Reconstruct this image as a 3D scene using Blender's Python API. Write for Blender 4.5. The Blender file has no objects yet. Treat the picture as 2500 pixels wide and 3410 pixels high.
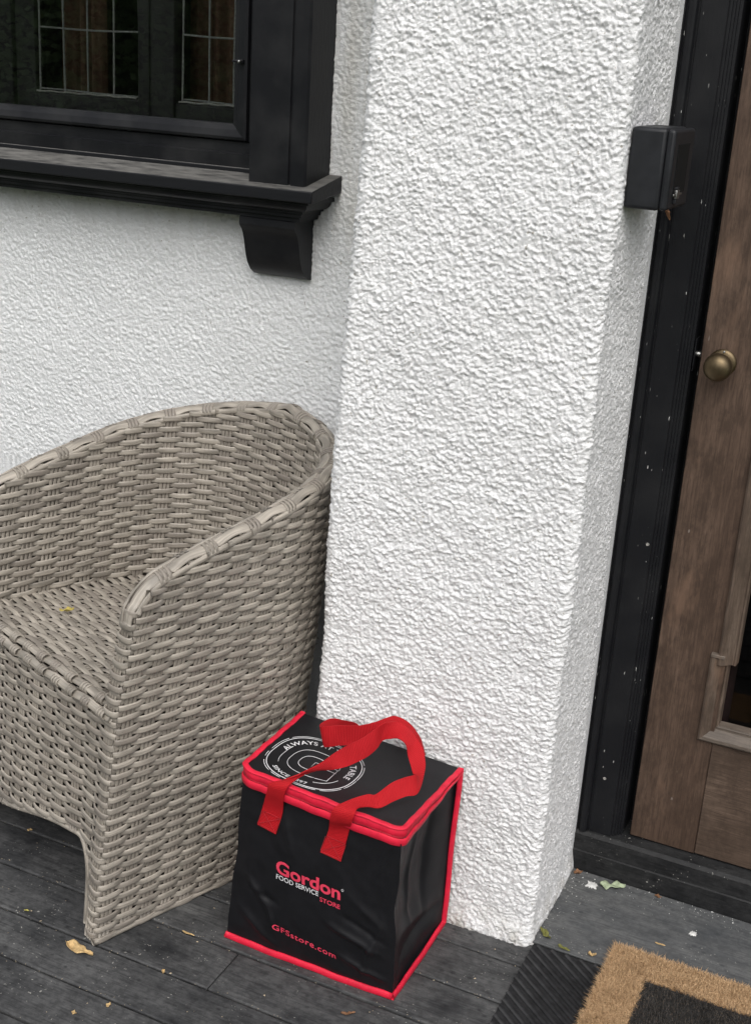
import bpy, bmesh, math, random
import numpy as np
from mathutils import Matrix, Vector
rng = np.random.default_rng(7); random.seed(7)
scn = bpy.context.scene
COL = scn.collection
PI = math.pi

# ------------------------------------------------------------------ camera
cam_d = bpy.data.cameras.new('camera'); cam = bpy.data.objects.new('camera', cam_d); COL.objects.link(cam)
RW = [[0.9022860469, -0.1945501314, 0.3847468465], [0.4270494628, 0.2806876001, -0.8595599034], [0.0592338231, 0.9398748414, 0.3363430342]]
cam.matrix_world = Matrix.Translation((0, 0, 1.6)) @ Matrix(RW).to_4x4()
cam_d.sensor_fit = 'VERTICAL'; cam_d.sensor_height = 36.0; cam_d.lens = 36.0*4200/3410
cam_d.clip_start = 0.05; cam_d.clip_end = 1000
scn.camera = cam
# ------------------------------------------------------------------ world and sun (bright overcast)
SUN_EL, SUN_AZ = math.radians(50), math.radians(24)      # azimuth from -Y (behind the camera) towards +X
wd = bpy.data.worlds.new('World'); scn.world = wd; wd.use_nodes = True
nt = wd.node_tree; nt.nodes.clear()
sky = nt.nodes.new('ShaderNodeTexSky'); sky.sky_type = 'NISHITA'; sky.sun_disc = False
sky.sun_elevation = SUN_EL; sky.sun_rotation = PI + SUN_AZ*-1; sky.air_density = 1.0; sky.dust_density = 4.0; sky.ozone_density = 1.0
hs = nt.nodes.new('ShaderNodeHueSaturation'); hs.inputs['Saturation'].default_value = 0.30
bg = nt.nodes.new('ShaderNodeBackground'); bg.inputs['Strength'].default_value = 0.15
wo = nt.nodes.new('ShaderNodeOutputWorld')
nt.links.new(sky.outputs[0], hs.inputs['Color']); nt.links.new(hs.outputs[0], bg.inputs['Color']); nt.links.new(bg.outputs[0], wo.inputs[0])
sd = bpy.data.lights.new('sun', 'SUN'); sd.energy = 1.0; sd.angle = math.radians(60); sd.color = (1.0, 0.985, 0.96)
so = bpy.data.objects.new('sun', sd); COL.objects.link(so)
sv = Vector((math.sin(SUN_AZ)*math.cos(SUN_EL), -math.cos(SUN_AZ)*math.cos(SUN_EL), math.sin(SUN_EL)))
so.rotation_euler = sv.to_track_quat('Z', 'Y').to_euler(); so.location = (0, -2, 6)
scn.view_settings.view_transform = 'Standard'; scn.view_settings.look = 'None'; scn.view_settings.gamma = 1.0
scn.view_settings.exposure = 0.28
scn.render.engine = 'CYCLES'

# ------------------------------------------------------------------ helpers
def tag(o, label=None, cat=None, group=None, kind=None):
    if label: o['label'] = label
    if cat: o['category'] = cat
    if group: o['group'] = group
    if kind: o['kind'] = kind
    return o
def thing(name, label, cat, loc, rz=0.0, group=None):
    o = bpy.data.objects.new(name, None); COL.objects.link(o); o.empty_display_size = .05
    o.location = loc; o.rotation_euler = (0, 0, rz)
    return tag(o, label, cat, group)
def mesh(name, V, F, uv=None, sharp=None, smooth=True):
    me = bpy.data.meshes.new(name)
    V = np.asarray(V, float)
    me.from_pydata(V.tolist(), [], F.tolist() if isinstance(F, np.ndarray) else F)
    if uv is not None:
        l = me.uv_layers.new(name='UVMap'); vi = np.empty(len(me.loops), np.int32); me.loops.foreach_get('vertex_index', vi)
        l.data.foreach_set('uv', np.asarray(uv, np.float32)[vi].ravel())
    me.polygons.foreach_set('use_smooth', [smooth]*len(me.polygons))
    if sharp: me.set_sharp_from_angle(angle=math.radians(sharp))
    me.update()
    return me
def root_of(o):
    while o.parent: o = o.parent
    return o
def add(name, me, m, parent=None, loc=(0, 0, 0)):
    o = bpy.data.objects.new(name, me); COL.objects.link(o); o.location = loc
    if m and not me.materials: me.materials.append(m)
    if parent: o.parent = parent
    return o
def put(name, V, F, m, parent=None, base=None, uv=None, sharp=None, smooth=True, local=False):
    """one mesh object from world coordinates; children are stored relative to their root"""
    V = np.asarray(V, float)
    if parent is not None:
        if not local: V = V - np.array(root_of(parent).location)
        return add(name, mesh(name, V, F, uv, sharp, smooth), m, parent)
    b = np.array(base if base is not None else (0, 0, 0), float)
    return add(name, mesh(name, V-b, F, uv, sharp, smooth), m, None, b.tolist())
def bevel(o, w, seg=2):
    b = o.modifiers.new('bevel', 'BEVEL'); b.width = w; b.segments = seg; b.limit_method = 'ANGLE'; b.angle_limit = math.radians(35)
    return o
def boxVF(x0, x1, y0, y1, z0, z1):
    V = [(x0,y0,z0),(x1,y0,z0),(x1,y1,z0),(x0,y1,z0),(x0,y0,z1),(x1,y0,z1),(x1,y1,z1),(x0,y1,z1)]
    F = [(3,2,1,0),(4,5,6,7),(0,1,5,4),(1,2,6,5),(2,3,7,6),(3,0,4,7)]
    return V, F
def box(name, x0, x1, y0, y1, z0, z1, m, parent=None, bw=0.002, base=None, seg=2):
    V, F = boxVF(x0, x1, y0, y1, z0, z1)
    o = put(name, V, F, m, parent, base=base, smooth=True, sharp=40)
    if bw: bevel(o, bw, seg)
    return o
def prism(poly, axis, a0, a1):
    """closed polygon in the two other axes, extruded along axis 0/1/2"""
    n = len(poly); V = []
    for a in (a0, a1):
        for p in poly:
            c = [0, 0, 0]; oth = [i for i in range(3) if i != axis]
            c[axis] = a; c[oth[0]], c[oth[1]] = p; V.append(c)
    F = [list(range(n))[::-1], list(range(n, 2*n))] + [[i, (i+1) % n, n+(i+1) % n, n+i] for i in range(n)]
    return V, F
def fixn(o):
    bm = bmesh.new(); bm.from_mesh(o.data); bmesh.ops.recalc_face_normals(bm, faces=bm.faces); bm.to_mesh(o.data); bm.free(); return o
def unit(v): return v/np.maximum(np.linalg.norm(v, axis=-1, keepdims=True), 1e-9)
def sweep(P, N, hw, ht, k=8, pw=2.6, caps=True, u0=0.0, taper=None):
    P = np.asarray(P, float); n = len(P)
    T = unit(np.gradient(P, axis=0)); N = np.broadcast_to(np.asarray(N, float), P.shape)
    N = unit(N-T*(N*T).sum(1, keepdims=True)); B = np.cross(T, N)
    a = np.arange(k)/k*2*PI
    c = np.sign(np.cos(a))*np.abs(np.cos(a))**(2/pw); s = np.sign(np.sin(a))*np.abs(np.sin(a))**(2/pw)
    sc = np.ones(n) if taper is None else np.asarray(taper)
    V = P[:, None]+B[:, None]*(hw*c)[None, :, None]*sc[:, None, None]+N[:, None]*(ht*s)[None, :, None]*sc[:, None, None]
    L = np.concatenate([[0], np.cumsum(np.linalg.norm(np.diff(P, axis=0), axis=1))])+u0
    vv = np.abs((np.arange(k)/k*2) % 2-1)
    UV = np.stack([np.repeat(L[:, None], k, 1), np.repeat(vv[None], n, 0)], 2).reshape(-1, 2)
    i = np.arange(n-1)[:, None]; j = np.arange(k)[None]; j2 = (j+1) % k
    F = np.stack([i*k+j, (i+1)*k+j, (i+1)*k+j2, i*k+j2], 2).reshape(-1, 4)[:, ::-1]
    F = F.tolist()
    if caps: F += [list(range(k)), list(range((n-1)*k, n*k))[::-1]]
    return V.reshape(-1, 3), F, UV
def joinVF(L):
    V, F, U, o = [], [], [], 0
    for a in L:
        V.append(np.asarray(a[0], float)); F += [[i+o for i in f] for f in a[1]]; o += len(a[0])
        U.append(a[2] if len(a) > 2 else np.zeros((len(a[0]), 2)))
    return np.concatenate(V), F, np.concatenate(U)
def grid(n, m):
    i = np.arange(n-1)[:, None]; j = np.arange(m-1)[None]
    return np.stack([i*m+j, (i+1)*m+j, (i+1)*m+j+1, i*m+j+1], 2).reshape(-1, 4)
def lathe(prof, c, axis=(0, -1, 0), k=24):
    """prof: list of (r, t) along axis from c"""
    ax = unit(np.array(axis, float)); e = unit(np.cross(ax, [0.13, 0.2, 0.97])); g = np.cross(ax, e)
    a = np.arange(k)/k*2*PI; V = []
    for r, t in prof: V.append(np.array(c)+ax*t+r*(np.cos(a)[:, None]*e+np.sin(a)[:, None]*g))
    V = np.concatenate(V); n = len(prof); F = []
    for i in range(n-1):
        for j in range(k): F.append([i*k+j, i*k+(j+1) % k, (i+1)*k+(j+1) % k, (i+1)*k+j])
    F += [list(range(k))[::-1], list(range((n-1)*k, n*k))]
    return V, F
_perm = {}
def pn(x, y, seed=0):
    if seed not in _perm:
        r = np.random.default_rng(100+seed); _perm[seed] = (r.permutation(4096), r.random(4096)*2*PI)
    pm, an = _perm[seed]
    xi = np.floor(x).astype(np.int64); yi = np.floor(y).astype(np.int64); xf = x-xi; yf = y-yi
    u = xf*xf*xf*(xf*(xf*6-15)+10); v = yf*yf*yf*(yf*(yf*6-15)+10)
    def g(a, b):
        h = an[pm[(pm[(xi+a) & 4095]+yi+b) & 4095]]; return np.cos(h)*(xf-a)+np.sin(h)*(yf-b)
    return (g(0, 0)*(1-u)+g(1, 0)*u)*(1-v)+(g(0, 1)*(1-u)+g(1, 1)*u)*v
def peb(x, y, seed=0):
    r = np.random.default_rng(500+seed); jx, jy, jh = r.random((3, 4096)); pm = r.permutation(4096)
    xi = np.floor(x).astype(np.int64); yi = np.floor(y).astype(np.int64); best = np.zeros_like(x)
    for a in (-1, 0, 1):
        for b in (-1, 0, 1):
            h = pm[(pm[(xi+a) & 4095]+yi+b) & 4095]; d = np.hypot(xi+a+jx[h]-x, yi+b+jy[h]-y)
            best = np.maximum(best, (.35+.65*jh[h])*np.sqrt(np.clip(1-(d/(.55+.35*jh[h]))**2, 0, 1)))
    return best
def sm(t): t = np.clip(t, 0, 1); return t*t*(3-2*t)
def catmull(P, n):
    P = np.asarray(P, float); Q = np.vstack([2*P[0]-P[1], P, 2*P[-1]-P[-2]]); out = []
    for i in range(1, len(Q)-2):
        t = np.linspace(0, 1, n, endpoint=False)[:, None]; a, b, c, d = Q[i-1], Q[i], Q[i+1], Q[i+2]
        out.append(.5*((2*b)+(-a+c)*t+(2*a-5*b+4*c-d)*t*t+(-a+3*b-3*c+d)*t**3))
    out.append(P[-1:]); return np.concatenate(out)

# ------------------------------------------------------------------ materials
class NB:
    def __init__(s, name):
        s.m = bpy.data.materials.new(name); s.m.use_nodes = True; s.t = s.m.node_tree
        s.b = s.t.nodes['Principled BSDF']
    def n(s, ty, **kw):
        o = s.t.nodes.new(ty)
        for k, v in kw.items():
            if k.startswith('i_'):
                key = k[2:].replace('_', ' '); o.inputs[key].default_value = v
            else: setattr(o, k, v)
        return o
    def l(s, a, b): s.t.links.new(a, b)
    def coord(s, kind='Object', scale=(1, 1, 1), rot=(0, 0, 0)):
        tc = s.n('ShaderNodeTexCoord'); mp = s.n('ShaderNodeMapping'); mp.inputs['Scale'].default_value = scale; mp.inputs['Rotation'].default_value = rot
        if kind == 'World':
            g = s.n('ShaderNodeNewGeometry'); s.l(g.outputs['Position'], mp.inputs['Vector'])
        else: s.l(tc.outputs[kind], mp.inputs['Vector'])
        return mp.outputs[0]
    def noise(s, vec, scale, detail=4, rough=.55, dist=0.0):
        o = s.n('ShaderNodeTexNoise'); o.inputs['Scale'].default_value = scale; o.inputs['Detail'].default_value = detail
        o.inputs['Roughness'].default_value = rough; o.inputs['Distortion'].default_value = dist; s.l(vec, o.inputs['Vector']); return o.outputs['Fac']
    def ramp(s, fac, stops, interp='LINEAR'):
        r = s.n('ShaderNodeValToRGB'); r.color_ramp.interpolation = interp; e = r.color_ramp.elements
        while len(e) < len(stops): e.new(.5)
        for q, (p, c) in zip(e, stops): q.position = p; q.color = (*c, 1) if len(c) == 3 else c
        s.l(fac, r.inputs[0]); return r.outputs[0]
    def mix(s, fac, a, b, mode='MIX'):
        o = s.n('ShaderNodeMix', data_type='RGBA', blend_type=mode)
        for inp, v in ((o.inputs[0], fac), (o.inputs[6], a), (o.inputs[7], b)):
            if hasattr(v, 'links') or isinstance(v, bpy.types.NodeSocket): s.l(v, inp)
            elif isinstance(v, (int, float)): inp.default_value = v
            else: inp.default_value = (*v, 1)
        return o.outputs[2]
    def math(s, op, a, b=None):
        o = s.n('ShaderNodeMath', operation=op)
        for i, v in enumerate((a, b)):
            if v is None: continue
            if isinstance(v, bpy.types.NodeSocket): s.l(v, o.inputs[i])
            else: o.inputs[i].default_value = v
        return o.outputs[0]
    def rand(s): return s.n('ShaderNodeObjectInfo').outputs['Random']
    def bump(s, h, strength=.3, dist=.002):
        o = s.n('ShaderNodeBump'); o.inputs['Strength'].default_value = strength; o.inputs['Distance'].default_value = dist
        s.l(h, o.inputs['Height']); s.l(o.outputs[0], s.b.inputs['Normal'])
    def out(s, col, rough=.5, metal=0.0, spec=None):
        i = s.b.inputs
        if isinstance(col, bpy.types.NodeSocket): s.l(col, i['Base Color'])
        else: i['Base Color'].default_value = (*col, 1)
        if isinstance(rough, bpy.types.NodeSocket): s.l(rough, i['Roughness'])
        else: i['Roughness'].default_value = rough
        i['Metallic'].default_value = metal
        if spec is not None: i['Specular IOR Level'].default_value = spec
        return s.m
BW = lambda v: (v, v, v)

def m_stucco(name, tint, bscale, base_dirt=True):
    b = NB(name); w = b.coord('World')
    n1 = b.noise(w, 420, 3, .6); n2 = b.noise(w, bscale, 4, .62)
    st = b.noise(w, 2.3, 3, .5); spk = b.noise(w, 160, 1, .3)
    c = b.mix(b.ramp(st, [(.35, BW(0)), (.75, BW(1))]), tint, tuple(t*.94 for t in tint))
    c = b.mix(b.ramp(spk, [(.735, BW(0)), (.76, BW(1))]), c, (.42, .40, .36))
    sz = b.n('ShaderNodeSeparateXYZ'); b.l(b.n('ShaderNodeNewGeometry').outputs['Position'], sz.inputs[0])
    gn = b.noise(w, 26, 5, .7); gn2 = b.noise(b.coord('World', (1, 1, .12)), 30, 3, .6)
    if base_dirt:
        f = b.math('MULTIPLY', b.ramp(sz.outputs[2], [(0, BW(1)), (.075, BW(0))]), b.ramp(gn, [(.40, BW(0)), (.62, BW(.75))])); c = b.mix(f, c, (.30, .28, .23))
    else:
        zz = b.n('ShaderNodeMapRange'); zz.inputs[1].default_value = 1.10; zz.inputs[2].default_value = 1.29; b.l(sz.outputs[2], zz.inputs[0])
        f = b.math('MULTIPLY', b.math('POWER', zz.outputs[0], 2.2), b.ramp(gn2, [(.35, BW(.05)), (.7, BW(.55))])); c = b.mix(f, c, (.46, .44, .38))  # shade below the sill painted into the wall colour as a streaky brownish band
    h = b.math('ADD', b.math('MULTIPLY', n1, .45), n2)
    b.bump(h, .8, .0036)
    return b.out(c, .62)
def m_paint(name, col, rough=.42, chips=True, dust=.25, vertical=True):
    b = NB(name); w = b.coord('World', (1, 1, .12) if vertical else (.12, 1, 1)); w1 = b.coord('World')
    gr = b.noise(w, 260, 3, .6); dn = b.noise(w1, 9, 4, .6); fine = b.noise(w1, 120, 3, .6)
    d = b.math('MULTIPLY', b.ramp(dn, [(.42, BW(0)), (.78, BW(1))]), dust)
    c = b.mix(d, col, (.085, .085, .082))
    if chips:
        ch = b.noise(b.coord('World', (1, 1, .20)), 300, 1.0, .4)
        cm = b.noise(w1, 14, 1, .5)
        f = b.math('MULTIPLY', b.ramp(ch, [(.752, BW(0)), (.772, BW(.8))]), b.ramp(cm, [(.47, BW(0)), (.54, BW(1))]))
        c = b.mix(f, c, (.62, .62, .60))
    b.b.inputs['Specular IOR Level'].default_value = .20
    b.bump(b.math('ADD', gr, b.math('MULTIPLY', fine, .4)), .22, .0016)
    rr = b.math('ADD', b.math('MULTIPLY', dn, .25), rough-.1)
    return b.out(c, rr)
def m_silltop(name):
    b = NB(name); w = b.coord('World', (.25, 1, 1)); w1 = b.coord('World')
    n = b.noise(w, 70, 5, .65); g = b.n('ShaderNodeNewGeometry'); sp = b.n('ShaderNodeSeparateXYZ'); b.l(g.outputs['True Normal'], sp.inputs[0])
    up = b.ramp(sp.outputs[2], [(.75, BW(0)), (.93, BW(1))])
    d = b.math('MULTIPLY', up, b.ramp(n, [(.28, BW(.15)), (.6, BW(1))]))
    c = b.mix(d, (.010, .0105, .012), (.15, .146, .136))
    b.bump(n, .3, .002); b.b.inputs['Specular IOR Level'].default_value = .2
    return b.out(c, b.math('ADD', b.math('MULTIPLY', d, .4), .42))
def m_wicker(name, col=(.375, .338, .286), stake=False):
    b = NB(name); uv = b.coord('UV', (5, 9, 1)); uv2 = b.coord('UV', (17, 1.2, 1)); r = b.rand()
    off = b.n('ShaderNodeVectorMath', operation='ADD'); cx = b.n('ShaderNodeCombineXYZ'); b.l(b.math('MULTIPLY', r, 37.0), cx.inputs[2])
    b.l(uv, off.inputs[0]); b.l(cx.outputs[0], off.inputs[1])
    streak = b.noise(off.outputs[0], 1.0, 3, .6)
    off2 = b.n('ShaderNodeVectorMath', operation='ADD'); b.l(uv2, off2.inputs[0]); b.l(cx.outputs[0], off2.inputs[1])
    patch = b.noise(off2.outputs[0], 1.0, 2, .5)
    lo = tuple(c*.60 for c in col); hi = tuple(min(1, c*1.25) for c in col)
    c = b.ramp(patch, [(.36, lo), (.5, col), (.64, hi)])
    c = b.mix(b.ramp(streak, [(.4, BW(0)), (.68, BW(.75))]), c, tuple(k*.55 for k in col))
    c = b.mix(b.ramp(r, [(0, BW(.0)), (.5, BW(.12)), (1, BW(.55))]), c, (.215, .185, .160))
    b.bump(streak, .35, .0008)
    return b.out(c, .46)
def m_plain(name, col, rough=.6, nscale=60, var=.25, bs=.2, bd=.001, metal=0.0):
    b = NB(name); b.b.inputs['Specular IOR Level'].default_value = .5 if metal else .28; w = b.coord('Object'); n = b.noise(w, nscale, 4, .6)
    c = b.ramp(n, [(.3, tuple(k*(1-var) for k in col)), (.7, tuple(min(1, k*(1+var)) for k in col))])
    b.bump(n, bs, bd); return b.out(c, rough, metal)
def m_deck(name, base=(.022, .023, .025), hi=(.118, .118, .117)):
    b = NB(name); r = b.rand(); ob = b.n('ShaderNodeTexCoord').outputs['Object']
    cx = b.n('ShaderNodeCombineXYZ'); b.l(b.math('MULTIPLY', r, 31.0), cx.inputs[0]); b.l(b.math('MULTIPLY', r, 17.0), cx.inputs[2])
    ad = b.n('ShaderNodeVectorMath', operation='ADD'); b.l(ob, ad.inputs[0]); b.l(cx.outputs[0], ad.inputs[1])
    def mp(sc):
        m = b.n('ShaderNodeMapping'); m.inputs['Scale'].default_value = sc; b.l(ad.outputs[0], m.inputs['Vector']); return m.outputs[0]
    grain = b.noise(mp((.05, 1, 1)), 260, 4, .65); blot = b.noise(mp((.5, 1, 1)), 22, 5, .65); big = b.noise(mp((.35, 1, 1)), 6, 3, .5)
    c = b.ramp(b.math('ADD', b.math('MULTIPLY', blot, .6), b.math('MULTIPLY', big, .45)), [(.36, base), (.70, hi)])
    c = b.mix(b.ramp(grain, [(.48, BW(0)), (.68, BW(.5))]), c, tuple(k*.5 for k in base))
    mott = b.noise(mp((.8, 1, 1)), 75, 5, .75); c = b.mix(b.ramp(mott, [(.40, BW(.4)), (.55, BW(0))]), c, tuple(k*.55 for k in base)); c = b.mix(b.ramp(mott, [(.60, BW(0)), (.75, BW(.35))]), c, tuple(min(1, k*1.5) for k in hi))
    vo = b.n('ShaderNodeTexVoronoi'); vo.inputs['Scale'].default_value = 34; b.l(mp((.8, 1, 1)), vo.inputs['Vector'])
    jit = b.math('ADD', vo.outputs['Distance'], b.math('MULTIPLY', blot, .25))
    c = b.mix(b.ramp(jit, [(.20, BW(.55)), (.30, BW(0))]), c, tuple(k*.55 for k in base))
    sp = b.noise(mp((1, 1, 1)), 210, 1, .4); sm_ = b.noise(mp((1, 1, 1)), 12, 1, .5)
    c = b.mix(b.math('MULTIPLY', b.ramp(sp, [(.715, BW(0)), (.745, BW(.8))]), b.ramp(sm_, [(.5, BW(0)), (.6, BW(1))])), c, (.36, .35, .32))
    b.bump(b.math('ADD', grain, b.math('MULTIPLY', blot, .6)), .4, .0016)
    b.b.inputs['Specular IOR Level'].default_value = .25
    return b.out(c, b.math('ADD', b.math('MULTIPLY', blot, .35), .45))
def m_wood(name, vertical=True, base=(.082, .053, .038), hi=(.150, .100, .072)):
    b = NB(name); sc = (1, 1, .07) if vertical else (.07, 1, 1); w = b.coord('World', sc); w1 = b.coord('World', (1, 1, .5) if vertical else (.5, 1, 1))
    grain = b.noise(w, 150, 5, .65, .3); pt = b.noise(w1, 7, 5, .6); fine = b.noise(w, 420, 2, .6)
    c = b.ramp(b.math('ADD', b.math('MULTIPLY', grain, .5), b.math('MULTIPLY', pt, .5)), [(.32, tuple(k*.7 for k in base)), (.5, base), (.72, hi)])
    c = b.mix(b.ramp(fine, [(.46, BW(0)), (.66, BW(.55))]), c, tuple(k*.45 for k in base))
    mo = b.noise(b.coord('World', (1, 1, .6)), 26, 6, .75); c = b.mix(b.ramp(mo, [(.38, BW(.6)), (.55, BW(0))]), c, tuple(k*.5 for k in base))
    wr = b.noise(b.coord('World', (1, 1, .3)), 11, 5, .7); c = b.mix(b.ramp(wr, [(.58, BW(0)), (.70, BW(.6))]), c, (.175, .110, .075))
    b.b.inputs['Specular IOR Level'].default_value = .28
    scr = b.noise(b.coord('World', (1, 1, .35)), 75, 1.5, .4)
    c = b.mix(b.ramp(scr, [(.79, BW(0)), (.81, BW(.5))]), c, (.30, .26, .23))
    b.bump(grain, .3, .0014)
    return b.out(c, b.math('ADD', b.math('MULTIPLY', pt, .25), .40))
def m_glass(name, tint=(1, 1, 1), ior=1.5, rough=.0):
    m = bpy.data.materials.new(name); m.use_nodes = True; t = m.node_tree; t.nodes.clear()
    o = t.nodes.new('ShaderNodeOutputMaterial'); mx = t.nodes.new('ShaderNodeMixShader'); fr = t.nodes.new('ShaderNodeFresnel'); fr.inputs[0].default_value = ior
    tr = t.nodes.new('ShaderNodeBsdfTransparent'); tr.inputs[0].default_value = (*tint, 1); gl = t.nodes.new('ShaderNodeBsdfGlossy'); gl.inputs['Roughness'].default_value = rough
    t.links.new(fr.outputs[0], mx.inputs[0]); t.links.new(tr.outputs[0], mx.inputs[1]); t.links.new(gl.outputs[0], mx.inputs[2]); t.links.new(mx.outputs[0], o.inputs[0]); return m
def m_webbing(name, col):
    b = NB(name); uv = b.coord('UV', (1, 1, 1))
    wv = b.n('ShaderNodeTexWave', wave_type='BANDS', bands_direction='X'); wv.inputs['Scale'].default_value = 105; wv.inputs['Distortion'].default_value = .6; wv.inputs['Detail'].default_value = 1
    b.l(uv, wv.inputs['Vector'])
    wv2 = b.n('ShaderNodeTexWave', wave_type='BANDS', bands_direction='Y'); wv2.inputs['Scale'].default_value = 150; wv2.inputs['Distortion'].default_value = .4; b.l(uv, wv2.inputs['Vector'])
    h = b.math('MULTIPLY', wv.outputs['Fac'], wv2.outputs['Fac'])
    c = b.mix(h, tuple(k*.62 for k in col), col); b.bump(h, .8, .0010)
    b.b.inputs['Specular IOR Level'].default_value = .2
    return b.out(c, .62)
def m_fabric(name, col, rough=.55, sheen=.08):
    b = NB(name); w = b.coord('Object'); n = b.noise(w, 35, 4, .6); f = b.noise(w, 900, 2, .5)
    c = b.ramp(n, [(.3, tuple(k*.8 for k in col)), (.7, tuple(min(1, k*1.2) for k in col))])
    b.bump(b.math('ADD', n, b.math('MULTIPLY', f, .25)), .12, .0015); b.b.inputs['Sheen Weight'].default_value = sheen; b.b.inputs['Specular IOR Level'].default_value = .3
    return b.out(c, rough)

M = {}
M['column'] = m_stucco('white_roughcast', (.80, .80, .80), 190)
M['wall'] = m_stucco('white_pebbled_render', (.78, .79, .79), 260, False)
M['black'] = m_paint('black_gloss_paint', (.0085, .0089, .0105), .40, True, .10)
M['blackw'] = m_paint('black_window_paint', (.0085, .0089, .0105), .42, False, .16)
M['blackh'] = m_paint('black_horizontal_paint', (.0085, .0089, .0105), .42, False, .22, False)
M['sill'] = m_silltop('dusty_black_sill')
M['thresh'] = m_deck('worn_threshold_paint', (.0085, .009, .010), (.040, .040, .040))
M['wicker'] = m_wicker('taupe_synthetic_wicker')
M['stake'] = m_wicker('taupe_wicker_stake', (.33, .296, .250))
M['liner'] = m_plain('dark_chair_liner', (.035, .030, .025), .9)
M['deck'] = m_deck('black_stained_deck')
M['step'] = m_deck('grey_painted_step', (.070, .074, .078), (.150, .151, .148))
M['dark'] = m_plain('shadowed_ground', (.02, .018, .016), .95)
M['door_v'] = m_wood('brown_door_vertical', True)
M['door_h'] = m_wood('brown_door_horizontal', False, (.095, .066, .049), (.19, .135, .10))
M['door_m'] = m_wood('weathered_moulding', False, (.13, .105, .085), (.26, .22, .18))
M['glass'] = m_glass('window_glass', (.93, .95, .94))
M['leadglass'] = m_glass('leaded_pane_glass', (.93, .95, .93), 1.45, .03)
M['innerpaint'] = m_paint('inner_frame_paint', (.030, .029, .028), .5, False, .3)
M['lead'] = m_plain('grey_lead_came', (.20, .20, .19), .55, 200, .35, .3, .0005)
M['putty'] = m_plain('chalky_putty', (.30, .29, .27), .9, 300, .4, .4, .001)
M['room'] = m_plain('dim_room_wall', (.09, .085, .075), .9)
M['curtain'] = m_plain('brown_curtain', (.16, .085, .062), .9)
M['brass'] = m_plain('aged_brass', (.165, .125, .075), .46, 30, .35, .05, .0006, 1.0)
M['steel'] = m_plain('dull_steel', (.35, .35, .34), .4, 90, .2, .1, .0005, 1.0)
M['plastic'] = m_plain('black_plastic', (.0165, .0175, .020), .45, 40, .25, .06, .0004)
M['slot'] = m_plain('slot_black', (.003, .003, .003), .8)
M['bagblack'] = m_fabric('black_bag_cloth', (.0080, .0080, .0095), .50, .0)
M['bagred'] = m_fabric('red_binding', (.66, .016, .045), .5, .0)
M['strap'] = m_webbing('red_webbing', (.66, .014, .022))
M['pred'] = m_plain('red_print', (.74, .055, .105), .55, 200, .1, .05, .0003)
M['pwhite'] = m_plain('white_print', (.72, .72, .73), .6, 160, .15, .05, .0003)
M['rubber'] = m_plain('black_rubber', (.016, .016, .017), .62, 70, .45, .25, .0008)
M['coir'] = m_plain('tan_coir', (.42, .255, .125), .9, 25, .28, .3, .002)
M['coirblack'] = m_plain('black_dyed_coir', (.022, .021, .020), .8, 40, .6, .3, .002)
M['leaf_tan'] = m_plain('dry_tan_leaf', (.52, .36, .17), .7, 120, .35, .3, .001)
M['leaf_green'] = m_plain('pale_green_leaf', (.30, .35, .23), .6, 120, .25, .3, .001)
M['leaf_olive'] = m_plain('olive_leaf', (.17, .17, .05), .6, 120, .45, .3, .001)
M['leaf_brown'] = m_plain('brown_leaf', (.20, .10, .05), .7, 120, .4, .3, .001)
M['chalk'] = m_plain('white_speck', (.62, .62, .60), .85)
M['debris'] = m_plain('pale_debris', (.34, .28, .2), .9, 90, .5)
M['hedge'] = m_plain('hedge_leaf', (.12, .17, .075), .6, 3, .5)
M['grass'] = m_plain('lawn_green', (.06, .09, .03), .9, 2, .4)

# ------------------------------------------------------------------ ground, deck, step
lawn = put('lawn', [(-300, -300, -.32), (300, -300, -.32), (300, 300, -.32), (-300, 300, -.32)], [(0, 1, 2, 3)], M['grass']); tag(lawn, kind='structure')
deck = put('porch_deck', *boxVF(-3.3, 1.35, -1.2, 2.38, -.31, -.035), M['dark'], smooth=False); tag(deck, kind='structure')
cuts = [2.38, 2.272, 2.157, 2.045, 1.9335, 1.82, 1.706, 1.593, 1.4855, 1.372]
y = 1.372
while y > -1.1: y -= .1125; cuts.append(y)
joints = {5: [-2.2], 6: [-.988], 7: [-1.9], 8: [.35], 4: [.1], 9: [-1.35]}
pr = random.Random(3)
for i in range(len(cuts)-1):
    y1, y0 = cuts[i]-.0024, cuts[i+1]+.0024
    xs = [-3.25]+joints.get(i, [])+[1.3]
    for a, b_ in zip(xs[:-1], xs[1:]):
        dz = pr.uniform(-.0012, .0004)
        V, F = boxVF(a+.001, b_-.001, y0, y1, -.0345, dz)
        o = put('plank', V, F, M['deck'], deck, smooth=True, sharp=40); bevel(o, .0028, 2)
step = box('door_step', -.508, 1.25, 2.007, 2.279, .002, .0075, M['step'], bw=.002); tag(step, kind='structure')

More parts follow.
